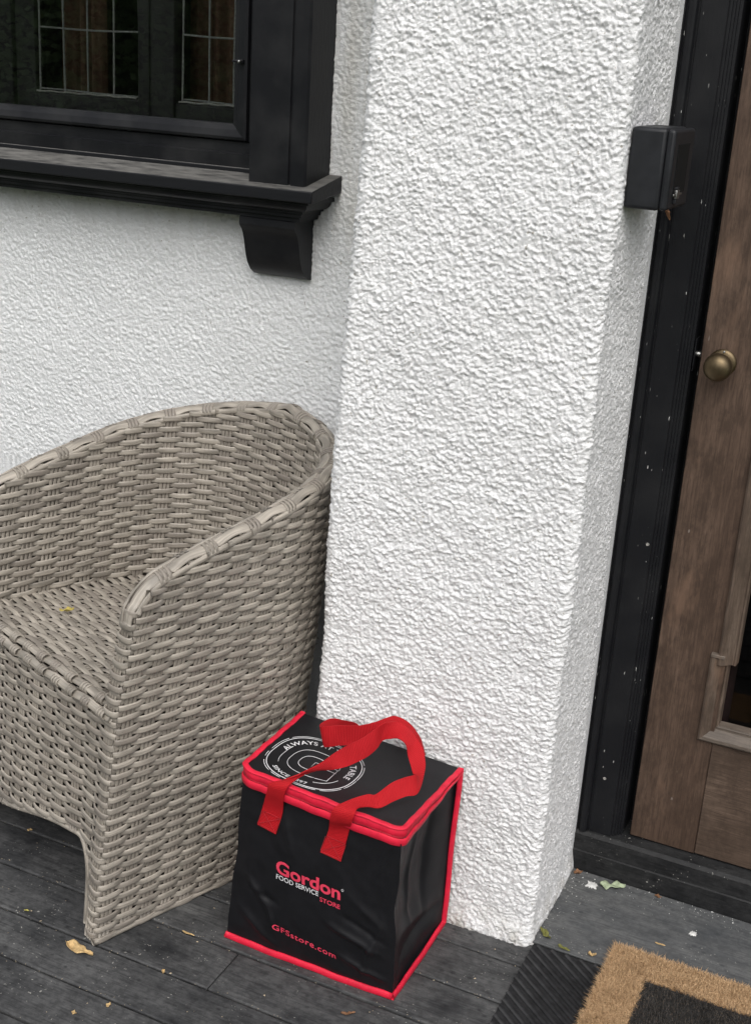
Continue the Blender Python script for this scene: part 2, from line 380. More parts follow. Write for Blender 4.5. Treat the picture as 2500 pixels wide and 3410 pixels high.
# ------------------------------------------------------------------ rendered wall behind the chair and the column
def stucco_wall():
    xs = np.concatenate([np.linspace(-3.2, -2.32, 12, endpoint=False), np.arange(-2.32, -.952, .0022)])
    zs = np.concatenate([np.linspace(-.30, .60, 14, endpoint=False), np.arange(.60, 1.72, .0022), np.linspace(1.75, 2.7, 14)])
    X, Z = np.meshgrid(xs, zs, indexing='ij')
    wx = X+.004*pn(X/.03, Z/.03, 9); wz = Z+.004*pn(X/.03+7, Z/.03, 10)
    pt = .9+.7*np.clip(pn(X/.05, Z/.05, 5)+.5, 0, 1)
    h = (.0019*pn(wx/.0082, wz/.0082, 1)+.0020*peb(wx/.0064, wz/.0064, 2)+.0011*pn(X/.0048, Z/.0048, 4))*pt+.0012*pn(X/.024, Z/.024, 6)+.003*pn(X/.16, Z/.16, 3)
    Y = 2.402-h
    V = np.stack([X, Y, Z], 2).reshape(-1, 3); F = grid(len(xs), len(zs))
    c = V[F].mean(1); keep = ~((c[:, 0] < -1.29) & (c[:, 0] > -2.9) & (c[:, 2] > 1.345) & (c[:, 2] < 2.5))
    F = F[keep][:, ::-1]
    used = np.zeros(len(V), bool); used[F.ravel()] = True; idx = np.cumsum(used)-1
    return V[used], idx[F]
V, F = stucco_wall()
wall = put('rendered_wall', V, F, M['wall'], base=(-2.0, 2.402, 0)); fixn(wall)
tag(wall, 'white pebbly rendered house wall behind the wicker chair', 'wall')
def column():
    zs = np.concatenate([np.arange(-.012, 1.76, .0018), np.linspace(1.80, 2.7, 12)])
    R1, R2 = .022, .016; YF, XR, YB = 1.998, -.513, 2.292
    seg = []
    for s in np.linspace(0, 1, 24, endpoint=False): seg.append(('L', s))
    for s in np.linspace(0, 1, 14, endpoint=False): seg.append(('a', s))
    for s in np.linspace(0, 1, 256, endpoint=False): seg.append(('F', s))
    for s in np.linspace(0, 1, 12, endpoint=False): seg.append(('b', s))
    for s in np.linspace(0, 1, 140): seg.append(('R', s))
    n = len(seg); Z = zs[None].repeat(n, 0); X = np.zeros_like(Z); Y = np.zeros_like(Z); NX = np.zeros_like(Z); NY = np.zeros_like(Z); SL = np.zeros_like(Z); A = np.ones_like(Z)
    xl = -.963-(1.69-zs)*.0305+.004*np.sin(zs*5.1)
    yf = YF+.003*np.sin(zs*3.0+1); flare = .012*sm((.06-zs)/.06)
    for i, (k, s) in enumerate(seg):
        if k == 'L': X[i] = xl; Y[i] = 2.41+(yf+R1-2.41)*s; NX[i] = -1; SL[i] = -(1-s)*.38
        elif k == 'a': t = s*PI/2; X[i] = xl+R1-R1*np.cos(t); Y[i] = yf+R1-R1*np.sin(t); NX[i] = -np.cos(t); NY[i] = -np.sin(t); SL[i] = s*R1*1.57
        elif k == 'F': X[i] = xl+R1+(XR-R2-xl-R1)*s; Y[i] = yf; NY[i] = -1; SL[i] = R1*1.57+s*.43
        elif k == 'b': t = s*PI/2; X[i] = XR-R2+R2*np.sin(t); Y[i] = yf+R2-R2*np.cos(t); NX[i] = np.sin(t); NY[i] = -np.cos(t); SL[i] = .465+s*R2*1.57
        else: X[i] = XR; Y[i] = yf+R2+(YB-yf-R2)*s; NX[i] = 1; SL[i] = .49+s*.28; A[i] = np.clip((YB-.034+.006*np.sin(zs*14)+.004*np.sin(zs*41)-Y[i])/.008, .04, 1)*.62
    wx = SL+.004*pn(SL/.018, Z/.018, 19); wz = Z+.004*pn(SL/.018+3, Z/.018, 20)
    patch = 1.05+.85*np.clip(pn(SL/.05, Z/.045, 15)+.45, 0, 1)
    h = (.0020*pn(wx/.0080, wz/.0068, 11)+.0021*peb(wx/.0066, wz/.0057, 12)+.0019*peb(SL/.0044+3, Z/.0040, 16)-.0018*peb(SL/.0095+9, Z/.0088, 18)**3+.0012*pn(SL/.0038, Z/.0038, 13))*patch+.0016*pn(SL/.024, Z/.020, 17)+.005*pn(SL/.14, Z/.16, 14)
    h = h*A-.001+flare*(NY**2+NX**2*.6)
    V = np.stack([X+NX*h, Y+NY*h, Z], 2).reshape(-1, 3)
    return V, grid(n, len(zs))
V, F = column()
col = put('rendered_column', V, F, M['column'], base=(-.75, 2.0, 0)); fixn(col)
tag(col, 'wide white roughcast column between the wicker chair and the door', 'column')

# ------------------------------------------------------------------ window
win = thing('leaded_window', 'black framed leaded window with dusty black sill above the wicker chair', 'window', (-2.0, 2.40, 1.15))
XL = -2.95
# sill with sloping top
o = put('sill', *prism([(2.41, 1.3745), (2.27, 1.3475), (2.269, 1.324), (2.41, 1.3375)], 0, XL, -1.197), M['sill'], win, sharp=30); fixn(o); bevel(o, .0025, 3)
prof = [(2.284, 1.3275), (2.284, 1.319), (2.290, 1.318), (2.291, 1.3125), (2.295, 1.307), (2.301, 1.303), (2.308, 1.3012), (2.308, 1.297), (2.313, 1.296), (2.313, 1.2885), (2.319, 1.2875), (2.319, 1.2795), (2.405, 1.2795)]
V = []; F = []
for (py, pz) in prof:
    xe = -1.197-(py-2.27)*1.05; V += [(XL, py, pz), (xe, py, pz), (xe, 2.405, pz)]
for i in range(len(prof)-1):
    for j in range(2): F.append((i*3+j, i*3+j+1, (i+1)*3+j+1, (i+1)*3+j))
o = put('sill_moulding', V, F, M['blackh'], win, sharp=28); fixn(o)
bp = [(2.405, 1.2792), (2.321, 1.2792), (2.319, 1.2775), (2.3175, 1.264), (2.321, 1.2585), (2.328, 1.252), (2.334, 1.242), (2.339, 1.228), (2.343, 1.212), (2.348, 1.195), (2.356, 1.178), (2.368, 1.1635), (2.385, 1.1525), (2.405, 1.149)]
o = put('bracket', *prism(bp, 0, -1.391, -1.259), M['blackw'], win, sharp=35); fixn(o)
box('bracket', -2.66, -2.53, 2.325, 2.405, 1.15, 1.2790, M['blackw'], win)
# post: flat face, bead, stepped outer side
po = [(-1.358, 2.41), (-1.358, 2.2975), (-1.268, 2.2975), (-1.2665, 2.302), (-1.262, 2.302), (-1.2605, 2.297), (-1.232, 2.297), (-1.2275, 2.302), (-1.2265, 2.41)]
n = len(po); V = [(a, b_, 1.3475+(b_-2.27)*.193-.003) for a, b_ in po]+[(a, b_, 2.5) for a, b_ in po]
F = [list(range(n)), list(range(n, 2*n))]+[[i, (i+1) % n, n+(i+1) % n, n+i] for i in range(n)]
o = put('post', V, F, M['blackw'], win, sharp=30); fixn(o)
# bottom frame rail below the sash, with steps
rp = [(2.362, 1.362), (2.3600, 1.3985), (2.3665, 1.401), (2.3665, 1.4225), (2.372, 1.4245), (2.45, 1.4245), (2.45, 1.362)]
o = put('frame_rail', *prism(rp, 0, XL, -1.3585), M['blackh'], win, sharp=30); fixn(o)
# slim weather strip at the back of the sill
o = box('sill_fillet', XL, -1.3588, 2.352, 2.3615, 1.36, 1.372, M['sill'], win, .002)
# sash: bottom rail and right stile, bevelled towards the glass, mitred
def sash_member(name, a, b_, horizontal):
    return a
YS = 2.362
xo, xi, zo, zi = -1.4005, -1.4400, 1.4255, 1.4585
stp = [(0.0, 2.372), (0.002, 2.3565), (.008, 2.3545), (.022, 2.358), (.0265, 2.362), (.0330, 2.3645), (.0350, 2.385)]
V = []; F = []
for (d, yy) in stp:
    V += [(XL, yy, zo+d*(zi-zo)/.035), (xo+d*(xi-xo)/.035, yy, zo+d*(zi-zo)/.035)]
for i in range(len(stp)-1): F.append((i*2, i*2+1, i*2+3, i*2+2))
o = put('sash_rail', V, F, M['blackh'], win, sharp=25); fixn(o)
V = []; F = []
for (d, yy) in stp:
    V += [(xo+d*(xi-xo)/.035, yy, zo+d*(zi-zo)/.035), (xo+d*(xi-xo)/.035, yy, 2.5)]
for i in range(len(stp)-1): F.append((i*2, i*2+1, i*2+3, i*2+2))
o = put('sash_stile', V, F, M['blackw'], win, sharp=25); fixn(o)
# rebate strips between sash and post
for a, b_, yy in ((-1.3695, -1.3590, 2.338), (-1.3835, -1.3700, 2.350), (-1.3990, -1.3840, 2.361)):
    box('jamb_bead', a, b_, yy, 2.45, 1.4248, 2.5, M['blackw'], win, .0015)
V, F = boxVF(XL, xi+.004, 2.381, 2.384, zi-.004, 2.5); g = put('glass_pane', V, F, M['glass'], win, smooth=False)
# catch on the stile
ct = box('catch', -1.4195, -1.4085, 2.347, 2.358, 1.577, 1.587, M['blackw'], win, .002)
V, F = lathe([(.0035, 0), (.0035, .008), (.002, .010)], (-1.413, 2.347, 1.582)); put('pin', V, F, M['steel'], ct)
V, F = lathe([(.0022, 0), (.0030, .012), (.002, .016)], (-1.419, 2.352, 1.5835), (-1, -.1, -.1)); put('arm', V, F, M['blackw'], ct)
# inner leaded casements behind the outer pane
YI = 2.445
for a, b_, c, d in ((XL, -2.078, 1.40, 2.5), (-1.742+.012, -1.700, 1.40, 2.5), (-1.697, -1.636, 1.40, 2.5), (-1.392, -1.33, 1.40, 2.5)):
    box('inner_stile', a, b_, YI-.008, YI+.045, c, d, M['innerpaint'], win, .003)
box('inner_stile', -2.0775, -2.0215, YI+.004, YI+.045, 1.43, 2.5, M['innerpaint'], win, .003)
for a, b_ in ((-2.0213, -1.7302), (-1.6358, -1.3922)):
    box('inner_rail', a, b_, YI-.002, YI+.045, 1.43, 1.487, M['innerpaint'], win, .004)
    box('inner_rail', a, b_, YI-.002, YI+.045, 2.40, 2.46, M['innerpaint'], win, .004)
    box('inner_rail', a-.05, b_+.0, YI-.012, YI+.040, 1.401, 1.4295, M['innerpaint'], win, .004)
for xs in ([-2.0145, -1.946, -1.878, -1.808, -1.7405], [-1.6255, -1.558, -1.4945, -1.430]):
    zs = [1.4935, 1.627, 1.760, 1.893, 2.026, 2.159]
    for i, x in enumerate(xs):
        P = np.array([(x+.0012*math.sin(7*t+i*2), YI+.012, 1.488+t*.9) for t in np.linspace(0, 1, 14)])
        put('came', *sweep(P, (0, -1, 0), .0024, .002, 6)[:2], M['lead'], win)
    for z in zs:
        P = np.array([(xs[0]+t*(xs[-1]-xs[0]), YI+.0121, z+.0014*math.sin(5*t+z*9)) for t in np.linspace(0, 1, 10)])
        put('came', *sweep(P, (0, -1, 0), .0022, .0018, 6)[:2], M['lead'], win)
    for i in range(len(xs)-1):
        for j in range(4):
            tx, tz = pr.uniform(-.0012, .0012), pr.uniform(-.0012, .0012); yy = YI+.0115
            a, b_, c, d = xs[i]+.001, xs[i+1]-.001, zs[j]+.001, zs[j+1]-.001
            V = [(a, yy-tx-tz, c), (b_, yy+tx-tz, c), (b_, yy+tx+tz, d), (a, yy-tx+tz, d)]
            V = V+[(x, y_+.0018, z) for x, y_, z in V]
            put('pane', V, [(0, 1, 2, 3), (7, 6, 5, 4), (0, 4, 5, 1), (1, 5, 6, 2), (2, 6, 7, 3), (3, 7, 4, 0)], M['leadglass'], win, smooth=False)
    P = np.array([(t, YI+.004, 1.4895+.0008*math.sin(t*120)) for t in np.linspace(xs[0]-.004, min(xs[-1], -1.44), 30)])
    put('putty_line', *sweep(P, (0, -1, 0), .0022, .003, 6)[:2], M['putty'], win)
# dim room with a curtain
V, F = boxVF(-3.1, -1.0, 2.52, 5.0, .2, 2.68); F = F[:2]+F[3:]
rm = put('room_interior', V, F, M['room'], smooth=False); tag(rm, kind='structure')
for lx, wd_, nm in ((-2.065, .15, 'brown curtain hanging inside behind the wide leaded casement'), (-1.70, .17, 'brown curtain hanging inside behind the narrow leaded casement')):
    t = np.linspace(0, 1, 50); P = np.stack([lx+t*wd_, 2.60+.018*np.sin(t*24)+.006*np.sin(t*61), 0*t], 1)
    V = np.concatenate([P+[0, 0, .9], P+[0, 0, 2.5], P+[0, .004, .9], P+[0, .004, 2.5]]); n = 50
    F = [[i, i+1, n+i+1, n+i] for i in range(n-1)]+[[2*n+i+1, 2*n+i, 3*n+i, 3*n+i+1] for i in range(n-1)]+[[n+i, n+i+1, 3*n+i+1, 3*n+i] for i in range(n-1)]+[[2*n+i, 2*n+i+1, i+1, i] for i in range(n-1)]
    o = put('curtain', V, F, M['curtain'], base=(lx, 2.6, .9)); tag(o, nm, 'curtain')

# ------------------------------------------------------------------ door frame, threshold, door
fr = thing('door_frame', 'black moulded door frame with chipped paint beside the brown door', 'door frame', (-.47, 2.30, .0))
jp = [(-.5255, 2.36), (-.5255, 2.287), (-.5235, 2.2845), (-.5115, 2.2845), (-.5105, 2.2895), (-.5085, 2.2895), (-.5075, 2.2855), (-.5045, 2.283), (-.4975, 2.283), (-.4935, 2.286), (-.4915, 2.2945), (-.4885, 2.2945), (-.4875, 2.2925), (-.4425, 2.2925), (-.4405, 2.297), (-.4365, 2.2972), (-.4358, 2.3015), (-.4318, 2.3018), (-.4312, 2.306), (-.4272, 2.3063), (-.4266, 2.3105), (-.4215, 2.311), (-.4205, 2.375), (-.36, 2.38), (-.36, 2.40), (-.5255, 2.40)]
n = len(jp); V, F = prism(jp, 2, .0975, 2.5); o = put('jamb', V, F, M['black'], fr, sharp=25); fixn(o)
tp = [(2.2805, .0035), (2.2785, .0525), (2.2815, .0545), (2.2815, .0915), (2.2875, .0985), (2.300, .1000), (2.45, .1010), (2.45, .0035)]
o = put('threshold', *prism(tp, 0, -.5265, 1.2), M['thresh'], fr, sharp=30); fixn(o)
for x, z in ((-.450, .756), (-.470, .231)):
    V, F = lathe([(.0032, -.001), (.0032, .0010), (.0022, .0013), (.0016, .0003)], (x, 2.2925, z), k=12); put('screw', V, F, M['putty'], fr)
YD = 2.3155
dr = thing('entrance_door', 'weathered brown wooden entrance door with brass knob and glazed lower panel', 'door', (.05, 2.335, .1))
def slab(name, x0, x1, z0, z1, m, y0=YD, y1=2.36, bw=.0015): return box(name, x0, x1, y0, y1, z0, z1, m, dr, bw)
slab('stile', -.4065, -.2725, .1035, 2.2, M['door_v'])
slab('stile', .50, .63, .1035, 2.2, M['door_v'])
slab('bottom_rail', -.2720, .4995, .1045, .372, M['door_h'], YD+.0005)
slab('top_rail', -.2720, .4995, 2.02, 2.19, M['door_h'], YD+.0005)
def mould(pts, name, m, pr_=None, flip=1):
    """bolection moulding along a polyline in the x-z plane, mitred; profile (offset to the inside, y)"""
    prf = pr_ or [(0, YD+.001), (.0005, YD-.008), (.004, YD-.0105), (.010, YD-.0095), (.018, YD-.0035), (.026, YD+.004), (.030, YD+.0045), (.0315, YD+.003), (.0350, YD+.0045), (.0365, YD+.020)]
    P = np.array(pts, float); k = len(P); D = unit(np.diff(P, axis=0)); Nn = np.stack([-D[:, 1], D[:, 0]], 1)*flip
    mit = []
    for i in range(k):
        if i == 0: mit.append(Nn[0])
        elif i == k-1: mit.append(Nn[-1])
        else:
            a = Nn[i-1]+Nn[i]; a /= np.linalg.norm(a); mit.append(a/(a@Nn[i]))
    V = []; F = []
    for i in range(k):
        for off, yy in prf: q = P[i]+mit[i]*off; V.append((q[0], yy, q[1]))
    w = len(prf)
    # separate faces per leg so that the mitre stays crisp
    for i in range(k-1):
        for j in range(w-1): F.append((i*w+j, (i+1)*w+j, (i+1)*w+j+1, i*w+j+1))
    return V, F
def moulding(name, pts, m, flip=1):
    V, F = mould(pts, name, m, None, flip); o = put(name, V, F, m, dr, sharp=22); fixn(o); return o
# lower ear of the glazed panel, then the set-in upper run
MV = m_wood('moulding_vertical', True, (.10, .072, .054), (.19, .145, .112))
def straight(name, a, b_, m, flip, mit_a, mit_b):
    """one moulding leg from a to b (x,z); mit = slope of the end cut along the run per unit offset"""
    prf = [(0, YD+.001), (.0005, YD-.008), (.004, YD-.0105), (.010, YD-.0095), (.018, YD-.0035), (.026, YD+.004), (.030, YD+.0045), (.0315, YD+.003), (.0350, YD+.0045), (.0365, YD+.026)]
    a = np.array(a, float); b_ = np.array(b_, float); d = unit(b_-a); nn = np.array([-d[1], d[0]])*flip; V = []; F = []
    for off, yy in prf:
        p = a+nn*off+d*off*mit_a; q = b_+nn*off-d*off*mit_b; V += [(p[0], yy, p[1]), (q[0], yy, q[1])]
    for j in range(len(prf)-1): F.append((2*j, 2*j+1, 2*j+3, 2*j+2))
    n = len(prf); F.append([2*j for j in range(n)]); F.append([2*j+1 for j in range(n)][::-1])
    o = put(name, V, F, m, dr, sharp=22); fixn(o); return o
straight('moulding', (-.302, .366), (.52, .366), M['door_m'], 1, 1, 0)
straight('moulding', (-.302, .3662), (-.302, .553), MV, -1, 1, 0)
straight('moulding', (-.2885, .536), (-.2885, 2.03), MV, -1, 0, 0)
# short returns at the jog
V, F = boxVF(-.3015, -.2745, YD-.0112, YD+.002, .549, .557); o = put('ear_cap', V, F, M['door_m'], dr, smooth=True, sharp=40); bevel(o, .002)
V, F = boxVF(-.2520, .46, YD+.026, YD+.030, .40, 2.02); put('door_glass', V, F, m_glass('door_glass', (.35, .33, .32), 1.3), dr, smooth=False)
V, F = boxVF(-.2850, .50, YD+.040, YD+.050, .38, 2.03); put('backing_board', V, F, m_plain('dark_backing', (.018, .011, .011), .35), dr, smooth=False)
# inner frame seen through the glass
for a, b_, c, d in ((-.2360, -.2230, .520, 2.0), (-.2360, .44, .512, .5235)):
    V, F = boxVF(a, b_, YD+.0315, YD+.0395, c, d); o = put('inner_fillet', V, F, m_wood('fillet_%d' % int(c*1000), True, (.06, .05, .045), (.11, .10, .09)), dr, smooth=True, sharp=40)
# knob
kb = (-.3665, YD, 1.121)
V, F = lathe([(.0005, .0062), (.012, .006), (.020, .0052), (.0245, .003), (.0255, -.0005)][::-1], kb, k=32); rose = put('rose', V, F, M['brass'], dr, sharp=50)
V, F = lathe([(.009, .004), (.0085, .016), (.011, .022), (.018, .027), (.0232, .034), (.0255, .043), (.0248, .051), (.021, .058), (.014, .0625), (.006, .0645), (.0008, .065)], kb, k=32); put('knob', V, F, M['brass'], dr, sharp=60)
V, F = lathe([(.0022, .003), (.0022, .0065), (.001, .007)], (kb[0]+.001, YD, kb[2]+.021), k=8); put('screw', V, F, M['steel'], rose)
V, F = lathe([(.0055, 0), (.0055, .014), (.004, .016)], (-.4055, YD+.014, 1.128), (-1, 0, 0), k=14); put('latch_bolt', V, F, M['steel'], dr)
box('strike_plate', -.4195, -.4175, YD-.002, YD+.03, 1.098, 1.158, M['black'], fr, .0005)

# ------------------------------------------------------------------ black box on the column return
bx = thing('wall_box', 'black plastic box with dark slot fixed to the column edge by the door frame', 'box', (-.48, 2.10, 1.41))
o = box('housing', -.511, -.4545, 2.022, 2.165, 1.4040, 1.5285, M['plastic'], bx, .006, seg=3)
o = box('cover', -.4542, -.4410, 2.0215, 2.164, 1.4050, 1.5275, M['plastic'], bx, .005, seg=3)
o = box('slot', -.4409, -.4400, 2.050, 2.128, 1.430, 1.505, M['slot'], bx, .0002)
lt = box('latch', -.4400, -.4350, 2.057, 2.075, 1.422, 1.4355, M['steel'], bx, .001)
box('latch_bar', -.4385, -.4362, 2.0405, 2.0975, 1.4270, 1.4302, M['steel'], lt, .0006)
box('latch_block', -.4409, -.4360, 2.058, 2.074, 1.4145, 1.4215, M['plastic'], lt, .0008)
box('latch_block', -.4409, -.4360, 2.058, 2.074, 1.4360, 1.4400, M['plastic'], lt, .0008)

# ------------------------------------------------------------------ wicker armchair
TH = math.radians(21.5); CP = (-1.236, 1.587, 0.0)
chair = thing('wicker_armchair', 'taupe woven wicker tub armchair standing between wall and column', 'armchair', CP, -TH)
HW, FX, DD, FY, YC, NE, Z0, Z1, PWR, LEAN = .279, .049, .593, .112, .323, 2.475, .707, .888, .662, .091
TK = .037                      # distance between outer and inner weave
PIT = .0117                    # row pitch
NO, NI, NF = 34, 32, 12
def outer(q, z):
    q, z = np.broadcast_arrays(np.asarray(q, float), np.asarray(z, float))
    a = HW+FX*z; b = DD+FY*z-YC; s = np.where(q <= 1, q, 2-q); sg = np.where(q <= 1, 1, -1); y0 = LEAN*z+.10*np.maximum(0, z-.50)
    ls = np.maximum(YC-y0, .01); la = 1.57*(a+b)/2*1.06; sl = s*(ls+la)
    ph = np.clip((sl-ls)/la, 0, 1)*PI/2
    r_ = ((np.cos(ph)/a)**NE+(np.sin(ph)/b)**NE)**(-1/NE); X = r_*np.cos(ph); Y = np.where(sl < ls, y0+sl, YC+r_*np.sin(ph))
    return sg*X-HW, Y
def onorm(q, z, e=.012):
    q = np.asarray(q, float); x0, y0 = outer(np.clip(q-e, 0, 2), z); x1, y1 = outer(np.clip(q+e, 0, 2), z)
    t = unit(np.stack([x1-x0, y1-y0], -1)); return t[..., 1], -t[..., 0]
def inner(q, z):
    x, y = outer(q, z); nx, ny = onorm(q, z); return x-nx*TK, y-ny*TK
def rimz(q):
    s = np.minimum(np.asarray(q, float), 2-np.asarray(q, float)); s = np.clip(s, 0, 1)
    return Z0+(Z1-Z0)*s**PWR-.022*np.maximum(0, 1-s/.05)**2
def frontY(r, z):
    m = np.minimum(r, 1-r); k = np.clip(1-z/.49, 0, 1)
    return LEAN*z+sm(m/.2)*.042*k-.045*np.sin(PI*r)*k*sm(m/.25)
def smooth_closed(P, it=2, closed=True):
    for _ in range(it):
        if closed: P = .25*np.roll(P, 1, 0)+.5*P+.25*np.roll(P, -1, 0)
        else:
            Q = P.copy(); Q[1:-1] = .25*P[:-2]+.5*P[1:-1]+.25*P[2:]; P = Q
    return P
SPP = 8
AMP = .0037
def strand(XY, phase, z, row, closed, nm='strand', it=3, hw=.0062, ht=.0021):
    """weft strand along XY (dense, one sample per phase step), woven over and under the stakes"""
    P = smooth_closed(XY, it, closed); n = len(P)
    if closed: T = unit(np.roll(P, -1, 0)-np.roll(P, 1, 0))
    else: T = unit(np.gradient(P, axis=0))
    N = np.stack([T[:, 1], -T[:, 0]], 1); w = np.cos(PI*(phase+row)); w = np.tanh(1.9*w)/math.tanh(1.9)
    off = AMP*w+.0004*np.sin(phase*1.7+row*2.3)
    zz = np.broadcast_to(z, (n,))+.0007*np.sin(phase*.9+row*1.3)+.0005*np.sin(phase*2.9+row*4.1)
    P3 = np.column_stack([P+N*off[:, None], zz]); N3 = np.column_stack([N, np.zeros(n)])
    if closed: P3 = np.vstack([P3, P3[:1]]); N3 = np.vstack([N3, N3[:1]])
    # tangent tilt follows the wave
    V, F, U = sweep(P3, N3, hw, ht, 10, 2.9, caps=not closed, u0=row*.37)
    return put(nm, V, F, M['wicker'], chair, uv=U, local=True)
def arc_out(qa, qb, z):
    ph0, ph1 = qa*NO/2-.5, qb*NO/2-.5; n = max(4, int(abs(ph1-ph0)*SPP)); ph = np.linspace(ph0, ph1, n); q = (ph+.5)*2/NO
    return np.stack(outer(q, z), 1), ph
def arc_in(qa, qb, z):
    ph0, ph1 = qa*NI/2-.5, qb*NI/2-.5; n = max(4, int(abs(ph1-ph0)*SPP)); ph = np.linspace(ph0, ph1, n); q = (ph+.5)*2/NI
    return np.stack(inner(q, z), 1), ph
ZS = .470
rows = int((Z1-.004)/PIT)
def arch_r(z):      # how far the front weave reaches from a leg at height z (fraction of the front width)
    return .108+.060*(np.clip(z/.18, 0, 1))**5
RA = np.linspace(.168, .85, 60); ZA = .183-.073*sm((RA-.22)/.60)      # lower edge of the apron, falling away from the near leg
def arch_b(z): return float(np.interp(-z, -ZA, RA))
for k in range(rows):
    z = .007+k*PIT
    if z < ZS:
        XY, ph = arc_out(0, 2, z)
        if z > .184:
            r = np.linspace(1, 0, NF*SPP+1)[1:-1]; a = HW+FX*z
            FXY = np.stack([FX*z-r*2*a, frontY(r, z)], 1); fph = NO-.5+np.arange(1, len(r)+1)/SPP
            strand(np.vstack([XY, FXY]), np.concatenate([ph, fph]), z, k, True)
        else:
            re = float(arch_r(z)); a = HW+FX*z
            def piece(e, tk):
                m = int(e*NF*SPP)+2; rr = np.linspace(e, 0, m)[:-1]; return rr, tk*sm((rr-e+.035)/.035)
            rr, tuck = piece(re, .022); R1 = np.stack([FX*z-rr*2*a, frontY(rr, z)+tuck], 1); p0 = -.5-np.arange(len(rr), 0, -1)/SPP
            rl, tl_ = piece(re if z < .111 else 1-arch_b(z), .022 if z < .111 else .004); L1 = np.stack([FX*z-(1-rl)*2*a, frontY(rl, z)+tl_], 1)[::-1]; p1 = NO-.5+np.arange(1, len(rl)+1)/SPP
            strand(np.vstack([R1, XY, L1]), np.concatenate([p0, ph, p1]), z, k, False)
    else:
        qs = np.linspace(0, 1, 400); ok = rimz(qs)-.005 > z
        if not ok.any(): break
        qa = float(qs[np.argmax(ok)])
        if qa <= 0.001:
            XY, ph = arc_out(0, 2, z); IX, iph = arc_in(2, 0, z)
            def cap(a, b):
                c = (a+b)/2; d = (b-a)/2; R_ = np.linalg.norm(d); t = np.linspace(0, PI, SPP+2)[1:-1]
                fw = np.array([0, -1.0]); return c-d*np.cos(t)[:, None]+fw*(R_*.30)*np.sin(t)[:, None]
            c1 = cap(XY[-1], IX[0]); c2 = cap(IX[-1], XY[0])
            tot = NO+NI+2; n1 = len(XY); n2 = len(c1); n3 = len(IX)
            phs = np.concatenate([ph, NO-.5+np.linspace(0, 1, n2+2)[1:-1], NO+.5+(NI-.5-iph), tot-1.5+np.linspace(0, 1, n2+2)[1:-1]])
            strand(np.vstack([XY, c1, IX, c2]), phs, z, k, True)
        else:
            XY, ph = arc_out(qa, 2-qa, z); strand(XY, ph, z, k, False)
            IX, iph = arc_in(2-qa, qa, z); strand(IX, NI-.5-iph+.5, z, k, False)
# stakes: bundles of three flat reeds
def reeds(paths, N, hw=.0042, ht=.0015):
    return joinVF([sweep(p, n_, hw, ht, 6, 2.4) for p, n_ in zip(paths, N)])
for layer in ('outer', 'inner'):
    n = NO if layer == 'outer' else NI
    for j in range(n):
        q0 = 2*(j+.5)/n; zt = float(rimz(q0))-.004; zb = .012 if layer == 'outer' else .44
        zz = np.linspace(zb, zt, 16); ps = []; ns = []
        for d in (-1, 0, 1):
            qq = q0+d*.0086*2/(1.60 if layer == 'outer' else 1.42)
            x, y_ = (outer if layer == 'outer' else inner)(qq, zz); nx, ny = onorm(np.full_like(zz, q0), zz)
            if layer == 'inner': nx, ny = -nx, -ny
            ps.append(np.column_stack([x, y_, zz])); ns.append(np.column_stack([nx, ny, 0*zz]))
        V, F, U = reeds(ps, ns); put('stake', V, F, M['stake'], chair, uv=U, local=True)
for j in range(NF):
    r0 = (j+.5)/NF; zz = np.linspace(float(np.interp(r0, RA, ZA)) if .10 < r0 < .90 else .008, .485, 12); ps = []; ns = []
    for d in (-1, 0, 1):
        a = HW+FX*zz; ps.append(np.column_stack([FX*zz-(r0+d*.0130)*2*a, frontY(np.full_like(zz, r0+d*.0130), zz), zz])); ns.append(np.tile([0, -1.0, 0], (12, 1)))
    V, F, U = reeds(ps, ns); put('stake', V, F, M['stake'], chair, uv=U, local=True)
for sgn, xx in ((0, .012), (1, 0)):   # stakes at the front corners and along the arm fronts
    zz = np.linspace(.006, .66, 18); a = HW+FX*zz; ps = []; ns = []
    for d in (-1, 0, 1):
        X = (FX*zz-.021+d*.008) if sgn == 0 else (FX*zz-2*a+.021+d*.008)
        ps.append(np.column_stack([X, LEAN*zz+.10*np.maximum(0, zz-.5)-.003*sm((zz-.45)/.05)+.001, zz])); ns.append(np.tile([0, -1.0, 0], (18, 1)))
    V, F, U = reeds(ps, ns); put('stake', V, F, M['stake'], chair, uv=U, local=True)
# seat weave
def seatz(Y): return .4845-.055*(Y-.05)
def seat_half(Y):
    qs = np.linspace(0, 1, 300); x, y_ = inner(qs, .47); x = x+HW
    return float(np.interp(Y, y_, x, right=.02)) if Y < y_.max() else .02
ns_ = 46
SX = .0525
for k in range(ns_):
    Y = .066+k*PIT
    h = seat_half(Y)+.006
    if h < .05: break
    n = int(2*h/SX*SPP); X = np.linspace(-h, h, n); ph = X/SX
    w = np.tanh(1.7*np.cos(PI*(ph+k)))/math.tanh(1.7); z = seatz(Y)+AMP*w+.0004*np.sin(ph*3+k)
    P = np.column_stack([X-HW, np.full(n, Y)+.0006*np.sin(ph+k), z])
    V, F, U = sweep(P, (0, 0, 1), .0061, .0021, 10, 2.9, u0=k*.41); put('strand', V, F, M['wicker'], chair, uv=U, local=True)
for j in range(-5, 6):
    ye = max([Y for Y in np.linspace(.06, .62, 60) if seat_half(Y) > abs(j*SX)+.012] or [.06]); yy = np.linspace(.05, min(ye, .60), 8); ps = [np.column_stack([np.full(8, j*SX+d*.0087-HW), yy, seatz(yy)]) for d in (-1, 0, 1)]
    V, F, U = reeds(ps, [np.tile([0, 0, 1.0], (8, 1))]*3); put('stake', V, F, M['stake'], chair, uv=U, local=True)
